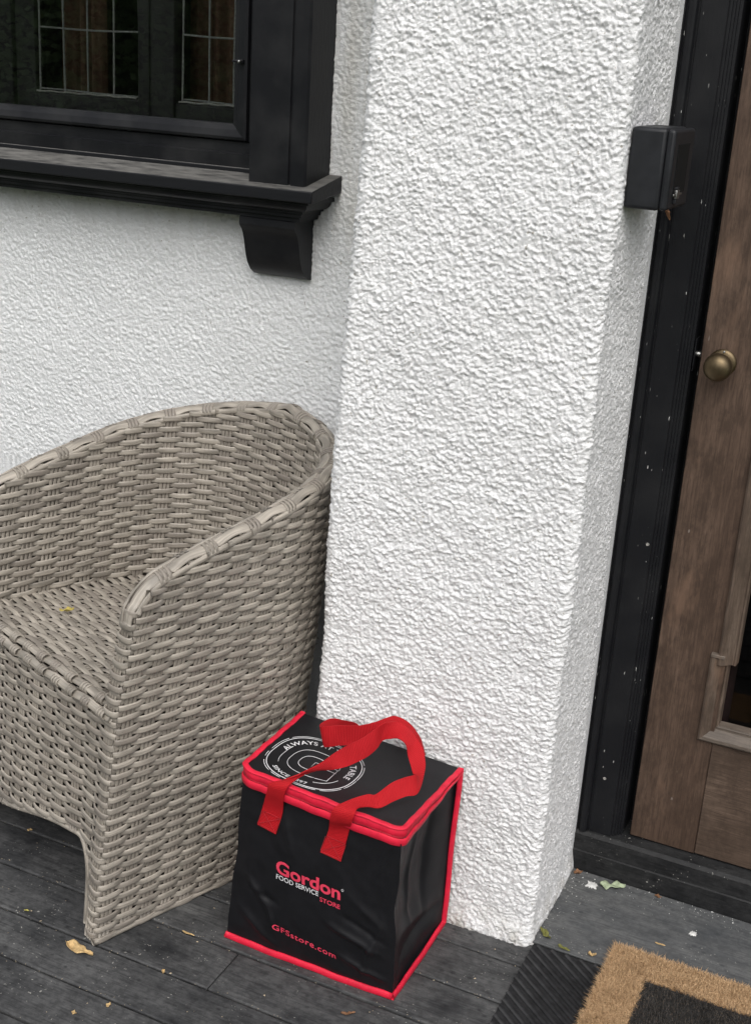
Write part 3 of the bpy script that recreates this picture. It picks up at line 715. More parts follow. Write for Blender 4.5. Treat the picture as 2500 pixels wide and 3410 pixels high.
# seat front edge: two beads held by reed wraps
for bi, (by, bz) in enumerate(((.0395, .4755), (.0545, .4890))):
    n = 120; X = np.linspace(.012, -2*HW-.012, n); ph = (X+HW)/SX+bi*.5
    P = np.column_stack([X, by+.0025*np.cos(PI*ph)*-.6, bz+.0030*np.cos(PI*ph)])
    V, F, U = sweep(P, (0, -.75, .66) if bi == 0 else (0, -.25, .97), .0088, .0034, 8, 2.6, u0=bi); put('edge_bead', V, F, M['wicker'], chair, uv=U, local=True)
for j in range(-5, 6):
    for bi, (by, bz, xo_) in enumerate(((.0395, .4755, 0), (.0545, .4890, .5))):
        L = []
        for d in (-1, 0, 1):
            t = np.linspace(-.9, 2.6, 10); rad = .0095; X = np.full(10, (j+xo_)*SX+d*.0082-HW)
            if not (-2*HW < X[0] < .0): continue
            ca = .85 if bi == 0 else .35
            # arc around the bead in the Y-z plane, bulging up and forwards
            ang = ca-t+1.0
            P = np.column_stack([X, by-rad*np.sin(t-.2)*.95, bz+rad*np.cos(t-.2)*.85-.001])
            Nn = np.column_stack([0*t, -np.sin(t-.2), np.cos(t-.2)])
            L.append(sweep(P, Nn, .0040, .0016, 6, 2.4))
        if L:
            V, F, U = joinVF(L); put('edge_wrap', V, F, M['stake'], chair, uv=U, local=True)
# rim: three long strands held by reed wraps
def rim_pt(q):
    xo, yo = outer(q, rimz(q)); nx, ny = onorm(q, rimz(q)); return np.stack([xo-nx*TK/2, yo-ny*TK/2, rimz(q)], -1), np.stack([nx, ny, 0*nx], -1)
qq = np.linspace(0.0, 2.0, 420); RC, RN = rim_pt(qq)
up = np.array([0, 0, 1.0])
def extend(P, N, side):
    """carry a rim path over the arm fronts and down"""
    t = np.linspace(0, 1.5, 10)[1:]
    out = []
    for e in (0, -1):
        d = unit((P[e]-P[e+1 if e == 0 else e-1])*np.array([1, 1, .3])); q = P[e]+d*(.014*np.sin(t))[:, None]-up*(.030*(1-np.cos(t)))[:, None]
        m = N[e]*np.cos(t)[:, None]+d*np.sin(t)[:, None]; out.append((q, m))
    return np.vstack([out[0][0][::-1], P, out[1][0]]), np.vstack([out[0][1][::-1], N, out[1][1]])
NW = NO//2
for si, (lat, lift, tilt) in enumerate(((.0108, .0020, .55), (-.0108, .0020, -.55))):
    ph = qq*NW/2-.5-si*.5                                   # integers where the wraps sit
    w = -np.cos(2*PI*ph)                                  # low under the wraps, high between them
    tl = tilt*(1-.25*w); N = unit(RN*np.sin(tl)[:, None]+up*np.cos(tl)[:, None])
    P = RC+RN*(lat-np.sign(lat)*.0020*w)[:, None]+up*(lift+.0020*w)[:, None]
    P, N = extend(P, N, si)
    V, F, U = sweep(P, N, .0092, .0028, 10, 2.6, u0=si*3.1); put('rim_strand', V, F, M['wicker'], chair, uv=U, local=True)
for si, (lat, lift, hw_) in enumerate(((.0195, -.0090, .0060), (-.0195, -.0090, .0060), (.0, .0035, .0070))):
    N = RN*(1 if lat > 0 else -1) if lat else np.tile(up, (len(RC), 1)); P = RC+RN*lat+up*lift
    if lat == 0: P, N = extend(P, N, si)
    V, F, U = sweep(P, N, hw_, .0030, 8, 2.5, u0=si*5.7); put('rim_strand', V, F, M['wicker'], chair, uv=U, local=True)
for j in range(NW):
    for side in (1, -1):
        qj = 2*(j+.5+(0 if side == 1 else .5))/NW
        if qj > 1.985: continue
        L = []
        for d in (-1, 0, 1):
            c, nrm = rim_pt(np.array([qj+d*.0088*2/1.65])); c = c[0]; nrm = nrm[0]
            t = np.linspace(-.75, 1.62, 13)                      # from the side up to the crest
            P = c+nrm*side*(.0002+.0213*np.cos(t))[:, None]+up*(-.0072+.0146*np.sin(t))[:, None]
            Nn = nrm*side*np.cos(t)[:, None]+up*np.sin(t)[:, None]
            L.append(sweep(P, Nn, .0043, .0012, 6, 2.4))
        V, F, U = joinVF(L); put('rim_wrap', V, F, M['stake'], chair, uv=U, local=True)
for sg_ in (0, 1):          # round corner reed behind the wrapped front edges
    zz = np.linspace(.004, .69, 24); a = HW+FX*zz; X = (FX*zz-.0075) if sg_ == 0 else (FX*zz-2*a+.0075)
    V, F, U = sweep(np.column_stack([X, LEAN*zz+.10*np.maximum(0, zz-.5)+.0075, zz]), (0, -1, 0), .0062, .0062, 8, 2.0); put('corner_reed', V, F, M['stake'], chair, uv=U, local=True)
# bottom border and arch border
qq = np.linspace(0, 2, 260); x, y_ = outer(qq, 0.004); P = np.column_stack([x, y_, .0062+0*x]); nx, ny = onorm(qq, .004)
V, F, U = sweep(P, np.column_stack([nx, ny, 0*nx]), .0060, .0058, 8, 2.2); put('bottom_border', V, F, M['wicker'], chair, uv=U, local=True)
z1 = np.linspace(.006, .183, 22); z2 = np.linspace(.109, .006, 16)
zz = np.concatenate([z1, ZA[1:], z2]); r = np.concatenate([arch_r(z1), RA[1:], 1-arch_r(z2)]); a = HW+FX*zz
P = np.column_stack([FX*zz-r*2*a, frontY(r, zz)+.004, zz]); P = smooth_closed(P, 3, False)
V, F, U = sweep(P, (0, -1, 0.05), .0060, .0052, 8, 2.2); put('bottom_border', V, F, M['wicker'], chair, uv=U, local=True)
# dark liner inside the double wall so that no daylight shows through
qs = np.linspace(.02, 1.98, 90); L = []
Vl = []
for t in np.linspace(0, 1, 12):
    z = .03+t*(rimz(qs)-.012-.03); x, y_ = outer(qs, z); nx, ny = onorm(qs, z); Vl.append(np.column_stack([x-nx*.017, y_-ny*.017, z]))
Vl = np.concatenate(Vl); Fl = [[i*90+j, i*90+j+1, (i+1)*90+j+1, (i+1)*90+j] for i in range(11) for j in range(89)]; L.append((Vl, Fl))
Vl = []
for t in np.linspace(0, 1, 8):
    z = .44+t*(rimz(qs)-.012-.44); x, y_ = outer(qs, z); nx, ny = onorm(qs, z); Vl.append(np.column_stack([x-nx*.030, y_-ny*.030, z]))
Vl = np.concatenate(Vl); Fl = [[i*90+j, i*90+j+1, (i+1)*90+j+1, (i+1)*90+j] for i in range(7) for j in range(89)]; L.append((Vl, Fl))
rr = np.linspace(.13, .87, 30); Vl = []
for t in np.linspace(0, 1, 6): z = (np.interp(rr, RA, ZA)+.012)*(1-t)+.47*t; a = HW+FX*z; Vl.append(np.column_stack([FX*z-rr*2*a, frontY(rr, z)+.013, z]))
Vl = np.concatenate(Vl); Fl = [[i*30+j, i*30+j+1, (i+1)*30+j+1, (i+1)*30+j] for i in range(5) for j in range(29)]; L.append((Vl, Fl))
Vl = []; yy = np.linspace(.055, .62, 20)
for Y in yy: h = seat_half(Y)+.012; X = np.linspace(-h, h, 10); Vl.append(np.column_stack([X-HW, np.full(10, Y), np.full(10, seatz(Y)-.012)]))
Vl = np.concatenate(Vl); Fl = [[i*10+j, i*10+j+1, (i+1)*10+j+1, (i+1)*10+j] for i in range(19) for j in range(9)]; L.append((Vl, Fl))
V, F, U = joinVF(L); put('liner', V, F, M['liner'], chair, local=True)

# ------------------------------------------------------------------ insulated bag
bag = thing('insulated_bag', 'black insulated shopping bag with red trim and handles beside the chair', 'bag', (-.855, 1.855, .0))
ZTL, ZTR = .362, .338         # top of the front panel, left and right
def edge_w(v): return .0035*np.sin(np.asarray(v)*7.0+.6)*np.sin(PI*np.clip(v, 0, 1))+.0018*np.sin(np.asarray(v)*19)*np.sin(PI*np.clip(v, 0, 1))
def f_xl(v): return -1.031+.033*v-edge_w(v)*.7
def f_xr(v): return -.683+.001*v+edge_w(v)
creases = [((.10, .46), (.24, .30), .007, .020), ((.24, .30), (.30, .16), .004, .015), ((.60, .36), (.93, .26), .006, .022), ((.62, .18), (.97, .09), .006, .018), ((.50, .14), (.66, .22), .004, .018),
           ((.70, .60), (.97, .40), .004, .03), ((.30, .88), (.36, .70), .003, .02), ((.93, .50), (.80, .02), .005, .02), ((.05, .24), (.30, .06), .004, .025), ((.86, .70), (.93, .95), .003, .02), ((.66, .44), (.95, .33), -.004, .02), ((.12, .38), (.30, .34), -.004, .02)]
def cr(u, v, L):
    d = np.zeros(np.broadcast(u, v).shape)
    for a, b, am, w in L:
        a = np.array(a); b = np.array(b); ab = b-a; t = np.clip(((u-a[0])*ab[0]+(v-a[1])*ab[1])/(ab@ab), 0, 1)
        e = np.sqrt((u-a[0]-t*ab[0])**2+(v-a[1]-t*ab[1])**2); d = d+am*np.exp(-(e/w)**1.6)*np.sin(PI*np.clip(.1+t*.8, 0, 1))
    return d
def front_y(u, v):
    ed = np.minimum(np.minimum(u, 1-u)/.08, np.minimum(v, 1-v)/.06); ed = sm(ed)
    base = 1.733-.013*v
    d = .010*np.sin(PI*np.clip(u, 0, 1))*np.sin(PI*np.clip(v, 0, 1))**.8+ed*(1.15*cr(u, v, creases)*(1-.8*np.exp(-(((u-.50)/.24)**4+((v-.17)/.07)**4)))*(1-.7*np.exp(-(((u-.50)/.24)**4+((v-.55)/.12)**4)))+.0040*pn(u*5+2, v*5, 30)+.0011*pn(u*17, v*15, 31))
    return base-d
def front_at(x, z):
    u = (x-(-1.031+.033*z/.35))/((-.683+.001*z/.35)-(-1.031+.033*z/.35)); zt = ZTL+(ZTR-ZTL)*u; return front_y(u, z/zt)
n = 110; u, v = np.meshgrid(np.linspace(0, 1, n), np.linspace(0, 1, n), indexing='ij')
X = f_xl(v)+(f_xr(v)-f_xl(v))*u; Z = v*(ZTL+(ZTR-ZTL)*u)+.004*(1-v); Y = front_y(u, v)
put('front_panel', np.stack([X, Y, Z], 2).reshape(-1, 3), grid(n, n), M['bagblack'], bag)
# right side: pinched gusset
cs = [((.02, .10), (.95, .16), -.006, .03), ((.05, .30), (.75, .20), .008, .05), ((.55, .95), (.45, .25), .006, .035), ((.78, .98), (.70, .2), -.006, .04), ((.2, .9), (.15, .4), -.004, .04)]
def side(u, v, x0, x1, sg):
    X = x0+(x1-x0)*v; ed = sm(np.minimum(np.minimum(u, 1-u)/.1, np.minimum(v/.05, 1.0)))
    X = X+sg*((1-u)*edge_w(v)*(1 if sg > 0 else .7)-.034*np.sin(PI*u)*np.sin(PI*np.clip(v*.9+.02, 0, 1))**.7+ed*(cr(u, v, cs)+.0025*pn(u*5+8, v*7, 33)))
    return X
n = 80; u, v = np.meshgrid(np.linspace(0, 1, n), np.linspace(0, 1, n), indexing='ij')
yb = 1.974
Y = (1.733-.013*v)+(yb-(1.733-.013*v))*u; Z = v*(ZTR+(.356-ZTR)*u)+.004*(1-v)
put('side_panel', np.stack([side(u, v, -.683, -.682, 1), Y, Z], 2).reshape(-1, 3), grid(n, n), M['bagblack'], bag)
Z = v*(ZTL+(.376-ZTL)*u)+.004*(1-v)
put('side_panel', np.stack([side(u, v, -1.031, -.998, -1), Y, Z], 2).reshape(-1, 3), grid(n, n)[:, ::-1], M['bagblack'], bag)
V = [(-1.031, yb, .004), (-.683, yb, .004), (-.676, yb, .355), (-1.010, yb, .376), (-1.031, 1.733, .004), (-.683, 1.733, .004)]
put('back_panel', V, [(1, 0, 3, 2), (0, 1, 5, 4)], M['bagblack'], bag, smooth=False)
# lid
cF, cB = ((-1.000, 1.7165, .3935), (-.682, 1.7165, .3665)), ((-1.012, 1.972, .3775), (-.675, 1.976, .3560))
def lid_z(x, y_):
    u = (x+1.0)/.318; v = (y_-1.7165)/.2575
    return (1-v)*(cF[0][2]+(cF[1][2]-cF[0][2])*u)+v*(cB[0][2]+(cB[1][2]-cB[0][2])*u)+.0025*pn(u*3+4, v*3, 40)*np.clip(np.minimum(v, 1-v)*6, 0, 1)-.004*np.sin(PI*np.clip(u, 0, 1))*np.sin(PI*np.clip(v, 0, 1))
n = 60; u, v = np.meshgrid(np.linspace(0, 1, n), np.linspace(0, 1, n), indexing='ij')
X = (1-v)*(cF[0][0]+(cF[1][0]-cF[0][0])*u)+v*(cB[0][0]+(cB[1][0]-cB[0][0])*u); Y = (1-v)*1.7165+v*(1.972+.004*u)
rc = .012*np.clip(1-v*14, 0, 1)*np.clip(np.abs(u-.5)*20-9, 0, 1); Y = Y+rc
lidV = np.stack([X, Y, lid_z(X, Y)], 2)
lid = put('lid', lidV.reshape(-1, 3), grid(n, n), M['bagblack'], bag)
def wob(P, a=.0012, s=1): P = np.array(P, float); t = np.arange(len(P)); P[:, 2] += a*np.sin(t*.35+s)+a*.6*np.sin(t*.83+s*2); return P
def edge(name, P, N, hw, ht, m=None, k=8): V, F, U = sweep(P, N, hw, ht, k, 3.0); return put(name, V, F, m or M['bagred'], bag, uv=U)
# binding around the lid: left, front, right
Lp = [*(lidV[0, ::-1]), *(lidV[1:, 0]), *(lidV[-1, 1:])]
Lp = smooth_closed(np.array(Lp), 3, False); Lp = wob(Lp, .0008)
edge('binding', Lp+[0, 0, .0005], (0, 0, 1), .0058, .0022)
# zip band hanging below the lid edge: two tapes and the zip teeth between them
idx = np.arange(30, len(Lp)); bandP = Lp[idx]
cen = np.array([-.84, 1.85]); outw = np.zeros((len(bandP), 3)); T = np.gradient(bandP, axis=0); outw[:, 0] = T[:, 1]; outw[:, 1] = -T[:, 0]; outw = unit(outw)
sback = np.clip((bandP[:, 1]-1.725)/.25, 0, 1); 
def band(name, o0, d0, d1, m, th=.0018, wv=0.0):
    hgt = (d1-d0)*(1-.80*sback); c = (d0+(d1-d0)*.5)*(1-.80*sback)
    P = bandP+outw*o0-np.outer(c, [0, 0, 1]); P[:, 2] += wv*np.sin(np.arange(len(P))*.4)
    V, F, U = sweep(P, outw, 1.0, 1.0, 8, 4.0)
    Vr = V.reshape(len(P), 8, 3); Bv = np.cross(unit(np.gradient(P, axis=0)), outw)
    a = np.arange(8)/8*2*PI; cc = np.sign(np.cos(a))*np.abs(np.cos(a))**.5; ss = np.sign(np.sin(a))*np.abs(np.sin(a))**.5
    Vr[:] = P[:, None]+Bv[:, None]*(hgt[:, None]/2*cc[None])[:, :, None]+outw[:, None]*(th*ss)[None, :, None]
    return put(name, Vr.reshape(-1, 3), F, m, bag, uv=U)
band('zip_tape', .0020, .001, .0155, M['bagred'], .0016, .0006)
band('zip', .0012, .0145, .0185, m_fabric('dark_red_zip', (.36, .010, .025), .5), .0020)
band('zip_tape', .0042, .0175, .0330, M['bagred'], .0018, .0009)
# bindings of the body
t = np.linspace(0, 1, 40)
P = wob(np.column_stack([-1.033+.352*t, 1.7315-.002*np.sin(PI*t), .0060+0*t]), .0008); edge('binding', P, (0, -1, .25), .0068, .0030)
P = wob(np.column_stack([-.681+.0015*np.sin(PI*t), 1.731+.244*t, .0060+0*t]), .0008, 3); edge('binding', P, (1, 0, .25), .0066, .0030)
P = np.column_stack([-.681+.006*t+.001*np.sin(t*9), 1.9745+0*t, .004+.352*t]); edge('binding', P, (1, -.8, 0), .0060, .0026)
P = np.column_stack([-1.033+.022*t, 1.9745+0*t, .004+.37*t]); edge('binding', P, (-1, -.8, 0), .0060, .0026)
P = wob(np.column_stack([-1.033+0*t, 1.731+.244*t, .0060+0*t]), .0008, 5); edge('binding', P, (-1, 0, .25), .0066, .0030)
# handles
HF = [[-0.963,1.716,.2851,-.9235,1.716,.2786],[-.9529,1.713,.3269,-.9125,1.713,.3252],[-.9398,1.706,.3682,-.9057,1.706,.3658],[-.9351,1.706,.3856,-.8979,1.706,.391],[-.9154,1.716,.3930,-.8900,1.728,.3990],[-.8937,1.728,.4035,-.8846,1.748,.3986],[-.8824,1.742,.4092,-.8720,1.765,.4002],[-.8662,1.766,.4172,-.8535,1.780,.3999],[-.851,1.79,.4305,-.8348,1.79,.4046],[-.8354,1.81,.4405,-.8244,1.81,.4049],[-.8166,1.83,.4511,-.8056,1.83,.4155],[-.8014,1.845,.4647,-.7946,1.845,.4278],[-.7901,1.86,.4741,-.7906,1.86,.438],[-.7723,1.876,.4750,-.7744,1.860,.4470],[-.7550,1.887,.4644,-.7565,1.856,.4543],[-.7370,1.884,.4523,-.7401,1.852,.4486],[-.7180,1.872,.4424,-.7320,1.845,.4319],[-.7055,1.860,.4291,-.7220,1.837,.4192],[-.6975,1.844,.4129,-.7110,1.824,.4123],[-.6903,1.800,.3938,-.7012,1.812,.4209],[-.7045,1.780,.3930,-.7150,1.792,.4213],[-.7212,1.766,.3852,-.7325,1.778,.4125],[-.7380,1.746,.3774,-.7540,1.762,.3909],[-.7537,1.732,.3824,-.7660,1.752,.3921],[-.7650,1.714,.3863,-.7880,1.728,.3870],[-.7659,1.704,.3791,-.8058,1.704,.3781],[-.771,1.704,.3603,-.8125,1.704,.3537],[-.7806,1.712,.3308,-.8201,1.712,.3203],[-.7914,1.716,.2682,-.8323,1.716,.2736]]
HB = [[-.7529,1.986,.3566,-.7573,1.966,.3429],[-.7589,1.968,.4000,-.7607,1.942,.3880],[-.7771,1.951,.4350,-.7727,1.919,.4210],[-.7962,1.929,.4545,-.7887,1.901,.4360],[-.8055,1.909,.4580,-.7994,1.891,.4330],[-.8169,1.885,.4573,-.8088,1.885,.4247],[-.8428,1.872,.4484,-.8375,1.872,.4103],[-.8726,1.86,.4454,-.8729,1.86,.4039],[-.8954,1.852,.4416,-.8928,1.852,.3988],[-.9133,1.853,.4344,-.9033,1.853,.3951],[-.9204,1.872,.4311,-.906,1.872,.3936],[-.9158,1.905,.4265,-.9043,1.905,.3892],[-.9022,1.935,.4115,-.9005,1.935,.3830],[-.8907,1.965,.3938,-.8891,1.965,.3711],[-.8821,1.9795,.3689,-.88,1.9795,.3429]]
def ribbon(name, H, th=.0009, sub=8):
    H = np.array(H); A = catmull(H[:, :3], sub); B = catmull(H[:, 3:], sub); n = len(A); k = 6
    w = np.linspace(0, 1, k)[None, :, None]; S = A[:, None]*(1-w)+B[:, None]*w
    Tl = np.gradient(S, axis=0); Tw = (B-A)[:, None].repeat(k, 1); N = unit(np.cross(Tl, Tw))
    bow = (.0016*np.sin(np.arange(n)*.21)[:, None]*np.sin(PI*np.linspace(0, 1, k))[None])[:, :, None]; S = S+N*bow
    L = np.concatenate([[0], np.cumsum(np.linalg.norm(np.diff((A+B)/2, axis=0), axis=1))])
    V = np.concatenate([(S+N*th).reshape(-1, 3), (S-N*th).reshape(-1, 3)]); o = n*k
    F = grid(n, k).tolist()+[[a+o for a in f[::-1]] for f in grid(n, k).tolist()]
    for i in range(n-1):
        F.append([i*k, o+i*k, o+(i+1)*k, (i+1)*k]); F.append([i*k+k-1, (i+1)*k+k-1, o+(i+1)*k+k-1, o+i*k+k-1])
    for i in (0, n-1):
        for j in range(k-1): F.append([i*k+j, i*k+j+1, o+i*k+j+1, o+i*k+j])
    uv = np.stack([np.repeat(L[:, None], k, 1), np.repeat(np.linspace(0, .04, k)[None], n, 0)], 2).reshape(-1, 2)
    ob = put(name, V, F, M['strap'], bag, uv=np.concatenate([uv, uv]), sharp=60); fixn(ob); return ob
# keep the sewn ends on the cloth
HF = [list(h) for h in HF]
for i in (0, 1, 27, 28):
    for o_ in (0, 3): HF[i][o_+1] = float(min(front_at(HF[i][o_], HF[i][o_+2])-.0022, 1.7165))
front_handle = ribbon('handle', HF); ribbon('handle', HB)
# stitched patches on the strap ends
for (xa, za, xb, zb, xc, zc, xd, zd) in ((-.9625, .288, -.924, .2815, -.9135, .315, -.953, .3185), (-.832, .2765, -.7915, .2712, -.7835, .306, -.824, .3105)):
    L = []
    for t0, t1 in (((xa, za), (xb, zb)), ((xb, zb), (xc, zc)), ((xc, zc), (xd, zd)), ((xd, zd), (xa, za)), ((xa, za), (xc, zc)), ((xb, zb), (xd, zd))):
        t = np.linspace(.06, .94, 12); x = t0[0]+(t1[0]-t0[0])*t; z = t0[1]+(t1[1]-t0[1])*t
        L.append(sweep(np.column_stack([x, np.minimum(front_at(x, z)-.0036, 1.7148), z]), (0, -1, 0), .0005, .0005, 5, 2))
    V, F, U = joinVF(L); put('stitching', V, F, m_fabric('stitch_red_%d' % int(-xa*1000), (.40, .010, .018), .6), front_handle)
# ---- print
def text_tris(s, size=1.0, bold=0.0, spacing=1.0):
    cu = bpy.data.curves.new('t', 'FONT'); cu.body = s; cu.size = size; cu.offset = bold; cu.resolution_u = 4; cu.space_character = spacing
    ob = bpy.data.objects.new('t', cu); COL.objects.link(ob); dg = bpy.context.evaluated_depsgraph_get(); dg.update()
    me = ob.evaluated_get(dg).to_mesh(); bm = bmesh.new(); bm.from_mesh(me); bmesh.ops.triangulate(bm, faces=bm.faces); bmesh.ops.subdivide_edges(bm, edges=[e for e in bm.edges if e.calc_length() > .25], cuts=2); bmesh.ops.triangulate(bm, faces=bm.faces)
    V = np.array([v.co[:2] for v in bm.verts]); F = [[v.index for v in f.verts] for f in bm.faces]; bm.free(); ob.evaluated_get(dg).to_mesh_clear()
    COL.objects.unlink(ob); bpy.data.objects.remove(ob); bpy.data.curves.remove(cu); return V, F
def fit(V): lo = V.min(0); hi = V.max(0); return (V-lo)/(hi-lo)
def print_front(name, s, xl, zl, xr, zr, hl, hr, m, bold=.0, cap=None, spacing=1.0):
    """text on the front panel; baseline from (xl,zl) to (xr,zr), cap height hl..hr"""
    V, F = text_tris(s, 1.0, bold, spacing); W = V[:, 0].max()-V[:, 0].min(); lo = V[:, 0].min()
    capv, _ = text_tris('H', 1.0, bold); ch = capv[:, 1].max()
    t = (V[:, 0]-lo)/W; x = xl+(xr-xl)*t; z = zl+(zr-zl)*t+V[:, 1]/ch*(hl+(hr-hl)*t)
    return put(name, np.column_stack([x, front_at(x, z)-.0016, z]), F, m, bag, smooth=False)
print_front('lettering', 'Gordon', -.922, .1965, -.7885, .1875, .0285, .0270, M['pred'], .027, spacing=1.0)
print_front('lettering', 'FOOD SERVICE', -.9215, .1825, -.8330, .1775, .0105, .0100, M['pwhite'], .012)
print_front('lettering', 'STORE', -.8300, .1685, -.7885, .1665, .0095, .0095, M['pred'], .018)
print_front('lettering', 'GFSstore.com', -.9275, .0655, -.7945, .0505, .0128, .0132, M['pred'], .017, spacing=1.12)
th_ = np.linspace(0, 2*PI, 17)
x = -.785+.0022*np.cos(th_); z = .2095+.0022*np.sin(th_); V, F, U = sweep(np.column_stack([x, front_at(x, z)-.0012, z]), (0, -1, 0), .0004, .0003, 5); put('registered_mark', V, F, M['pwhite'], bag)
# emblem on the lid. local axes: emblem x along the lid front edge, emblem y towards the back
EC = (-.9035, 1.8165)
def lid_put(x, y_): X = EC[0]+x; Y = EC[1]+y_; return np.column_stack([X, Y, lid_z(X, Y)+.0009])
def shield(t, r):      # rounded shield outline, t angle
    c, s = np.cos(t), np.sin(t); k = (np.abs(c)**2.6+np.abs(s)**2.6)**(-1/2.6); return r*c*k, r*s*k
def stroke(pts, hw): V, F, U = sweep(lid_put(pts[:, 0], pts[:, 1]), (0, 0, 1), hw, .0004, 5, 2.0); return V, F, U
L = []
for r, hw, gaps in ((.0870, .0007, True), (.0828, .0010, False)):
    t = np.linspace(0, 2*PI, 160); x, y_ = shield(t, r); P = np.column_stack([x, y_])
    if gaps:
        a = 0
        while a < 150: b_ = min(159, a+random.randint(5, 22)); L.append(stroke(P[a:b_], hw)); a = b_+random.randint(1, 3)
    else: L.append(stroke(P, hw))
for a, b_ in ((2.75, 3.75), (5.15, 5.9)):
    t = np.linspace(a, b_, 50); x, y_ = shield(t, .0625); L.append(stroke(np.column_stack([x, y_]), .0006))
t = np.linspace(.25, 5.2, 80); x, y_ = shield(t, .046); L.append(stroke(np.column_stack([x, y_-.002]), .0006))
t = np.linspace(.5, 5.0, 60); x, y_ = shield(t, .0255); L.append(stroke(np.column_stack([x-.002, y_-.002]), .0007))
L.append(stroke(np.array([(.0225, .0105), (.0440, .0090), (.0455, -.040), (.0240, -.0455)]), .0007))
L.append(stroke(np.array([(.0085, -.0245), (.0090, -.004), (.0460, -.004)]), .0007))
L.append(stroke(np.array([(.0, -.012), (-.001, .006), (.012, .007)]), .0006))
V, F, U = joinVF(L); put('emblem', V, F, M['pwhite'], lid)
def arc_text(s, a0, a1, r, h, bold, top=True):
    V, F = text_tris(s, 1.0, bold, 1.06); W = V[:, 0].max()-V[:, 0].min(); lo = V[:, 0].min(); ch = text_tris('H', 1.0, bold)[0][:, 1].max()
    a = a0+(a1-a0)*(V[:, 0]-lo)/W; rr = r+(V[:, 1]/ch*h if top else -V[:, 1]/ch*h)
    k = (np.abs(np.cos(a))**2.4+np.abs(np.sin(a))**2.4)**(-1/2.4)
    return put('lettering', lid_put(rr*k*np.cos(a), rr*k*np.sin(a)), F, M['pwhite'], lid, smooth=False)
arc_text('ALWAYS AT YOUR TABLE', 3.02, -.12, .0630, .0115, .016)
arc_text('SINCE 1897', 3.95, 5.02, .0765, .0080, .014, False)

# ------------------------------------------------------------------ mats
rub = thing('rubber_mat', 'black ribbed rubber mat lying under the coir doormat', 'mat', (-.2, 1.80, .0))
RX0, RX1, RY0, RY1 = -.503, .25, 1.45, 2.004
V, F = boxVF(RX0, RX1, RY0, RY1, .0008, .0042); o = put('mat_base', V, F, M['rubber'], rub, smooth=False)
d = unit(np.array([.158, -.125])); nrm = np.array([-d[1], d[0]]); c0 = np.array([RX0, RY1])
for i in range(-12, 34):
    p = c0-nrm*(.0135+i*.0177)
    lo, hi = -9, 9
    for a, mn, mx in ((0, RX0+.002, RX1-.002), (1, RY0+.002, RY1-.002)):
        t0, t1 = sorted(((mn-p[a])/d[a], (mx-p[a])/d[a])); lo = max(lo, t0); hi = min(hi, t1)
    if hi-lo < .02: continue
    a = p+d*lo
    if a[0] > -.34 or a[1] < 1.5: continue
    b_ = p+d*min(hi, lo+.45); t = np.linspace(0, 1, 5)[:, None]; P = np.column_stack([a+(b_-a)*t, np.full(5, .0046)])
    V, F, U = sweep(P, (0, 0, 1), .0052, .0030, 8, 2.6); put('rib', V, F, M['rubber'], rub)
coir = thing('coir_doormat', 'tan coir doormat with black centre lying on ribbed rubber mat', 'doormat', (.0, 1.80, .0))
CX0, CX1, CY0, CY1, BD = -.357, .36, 1.40, 2.063, .0755
V, F = boxVF(CX0, CX1, CY0, CY1, .0078, .0165); o = put('backing', V, F, M['coir'], coir, smooth=False)
V, F = boxVF(CX0+BD, CX1-BD, CY0+BD, CY1-BD, .0166, .0185); o = put('centre_field', V, F, M['coirblack'], coir, smooth=False)
def fibres(name, m, n, inside, hmin, hmax, wdt, seed):
    r = np.random.default_rng(seed); x = r.uniform(CX0-.001, CX0+.42, n*3); y_ = r.uniform(1.62, CY1+.001, n*3)
    ins = (x > CX0+BD) & (y_ < CY1-BD)
    edge_n = .004*pn(x*60, y_*60, 51); ins = (x+edge_n > CX0+BD) & (y_+edge_n < CY1-BD)
    k = np.where(ins if inside else ~ins)[0][:n]; x, y_ = x[k], y_[k]; n = len(k)
    h = r.uniform(hmin, hmax, n)*(1+.4*pn(x*45, y_*45, 50)); az = r.uniform(0, 2*PI, n)+2.0*pn(x*30, y_*30, 52); ln = r.uniform(.2, 1.3, n)*h
    z0 = .0160 if not inside else .0180
    # fibres by the border lean outwards
    ex_ = np.clip((CX0+.008-x)/.008, 0, 1)*.006; ey_ = np.clip((y_-CY1+.008)/.008, 0, 1)*.006
    B = np.column_stack([x, y_, np.full(n, z0)]); dx = np.column_stack([np.cos(az)*ln-ex_, np.sin(az)*ln+ey_, 0*ln]); w = np.column_stack([-np.sin(az), np.cos(az), 0*az])*wdt
    mid = B+dx*.45+np.column_stack([0*h, 0*h, h*.7]); tip = B+dx*1.1+np.column_stack([0*h, 0*h, h])
    V = np.stack([B-w, B+w, mid+w*.8, mid-w*.8, tip], 1).reshape(-1, 3); o_ = np.arange(n)*5
    F = np.stack([o_, o_+1, o_+2, o_+3], 1).tolist()+np.stack([o_+3, o_+2, o_+4], 1).tolist()
    ob = put(name, V, F, m, coir, smooth=False); ob['kind'] = 'stuff'; return ob
def m_fibre(name, a, b_, c):
    b = NB(name); g = b.coord('World'); n1 = b.noise(g, 700, 1, .5); n2 = b.noise(g, 22, 3, .6)
    col = b.ramp(n1, [(.3, a), (.55, b_), (.75, c)]); col = b.mix(b.ramp(n2, [(.4, BW(0)), (.7, BW(.45))]), col, a); return b.out(col, .75)
fibres('border_pile', m_fibre('coir_fibre', (.27, .16, .075), (.52, .34, .18), (.70, .51, .32)), 46000, False, .0040, .0082, .00055, 1)
fibres('centre_pile', m_fibre('black_fibre', (.008, .008, .008), (.03, .028, .027), (.20, .14, .085)), 28000, True, .0035, .0070, .00055, 2)

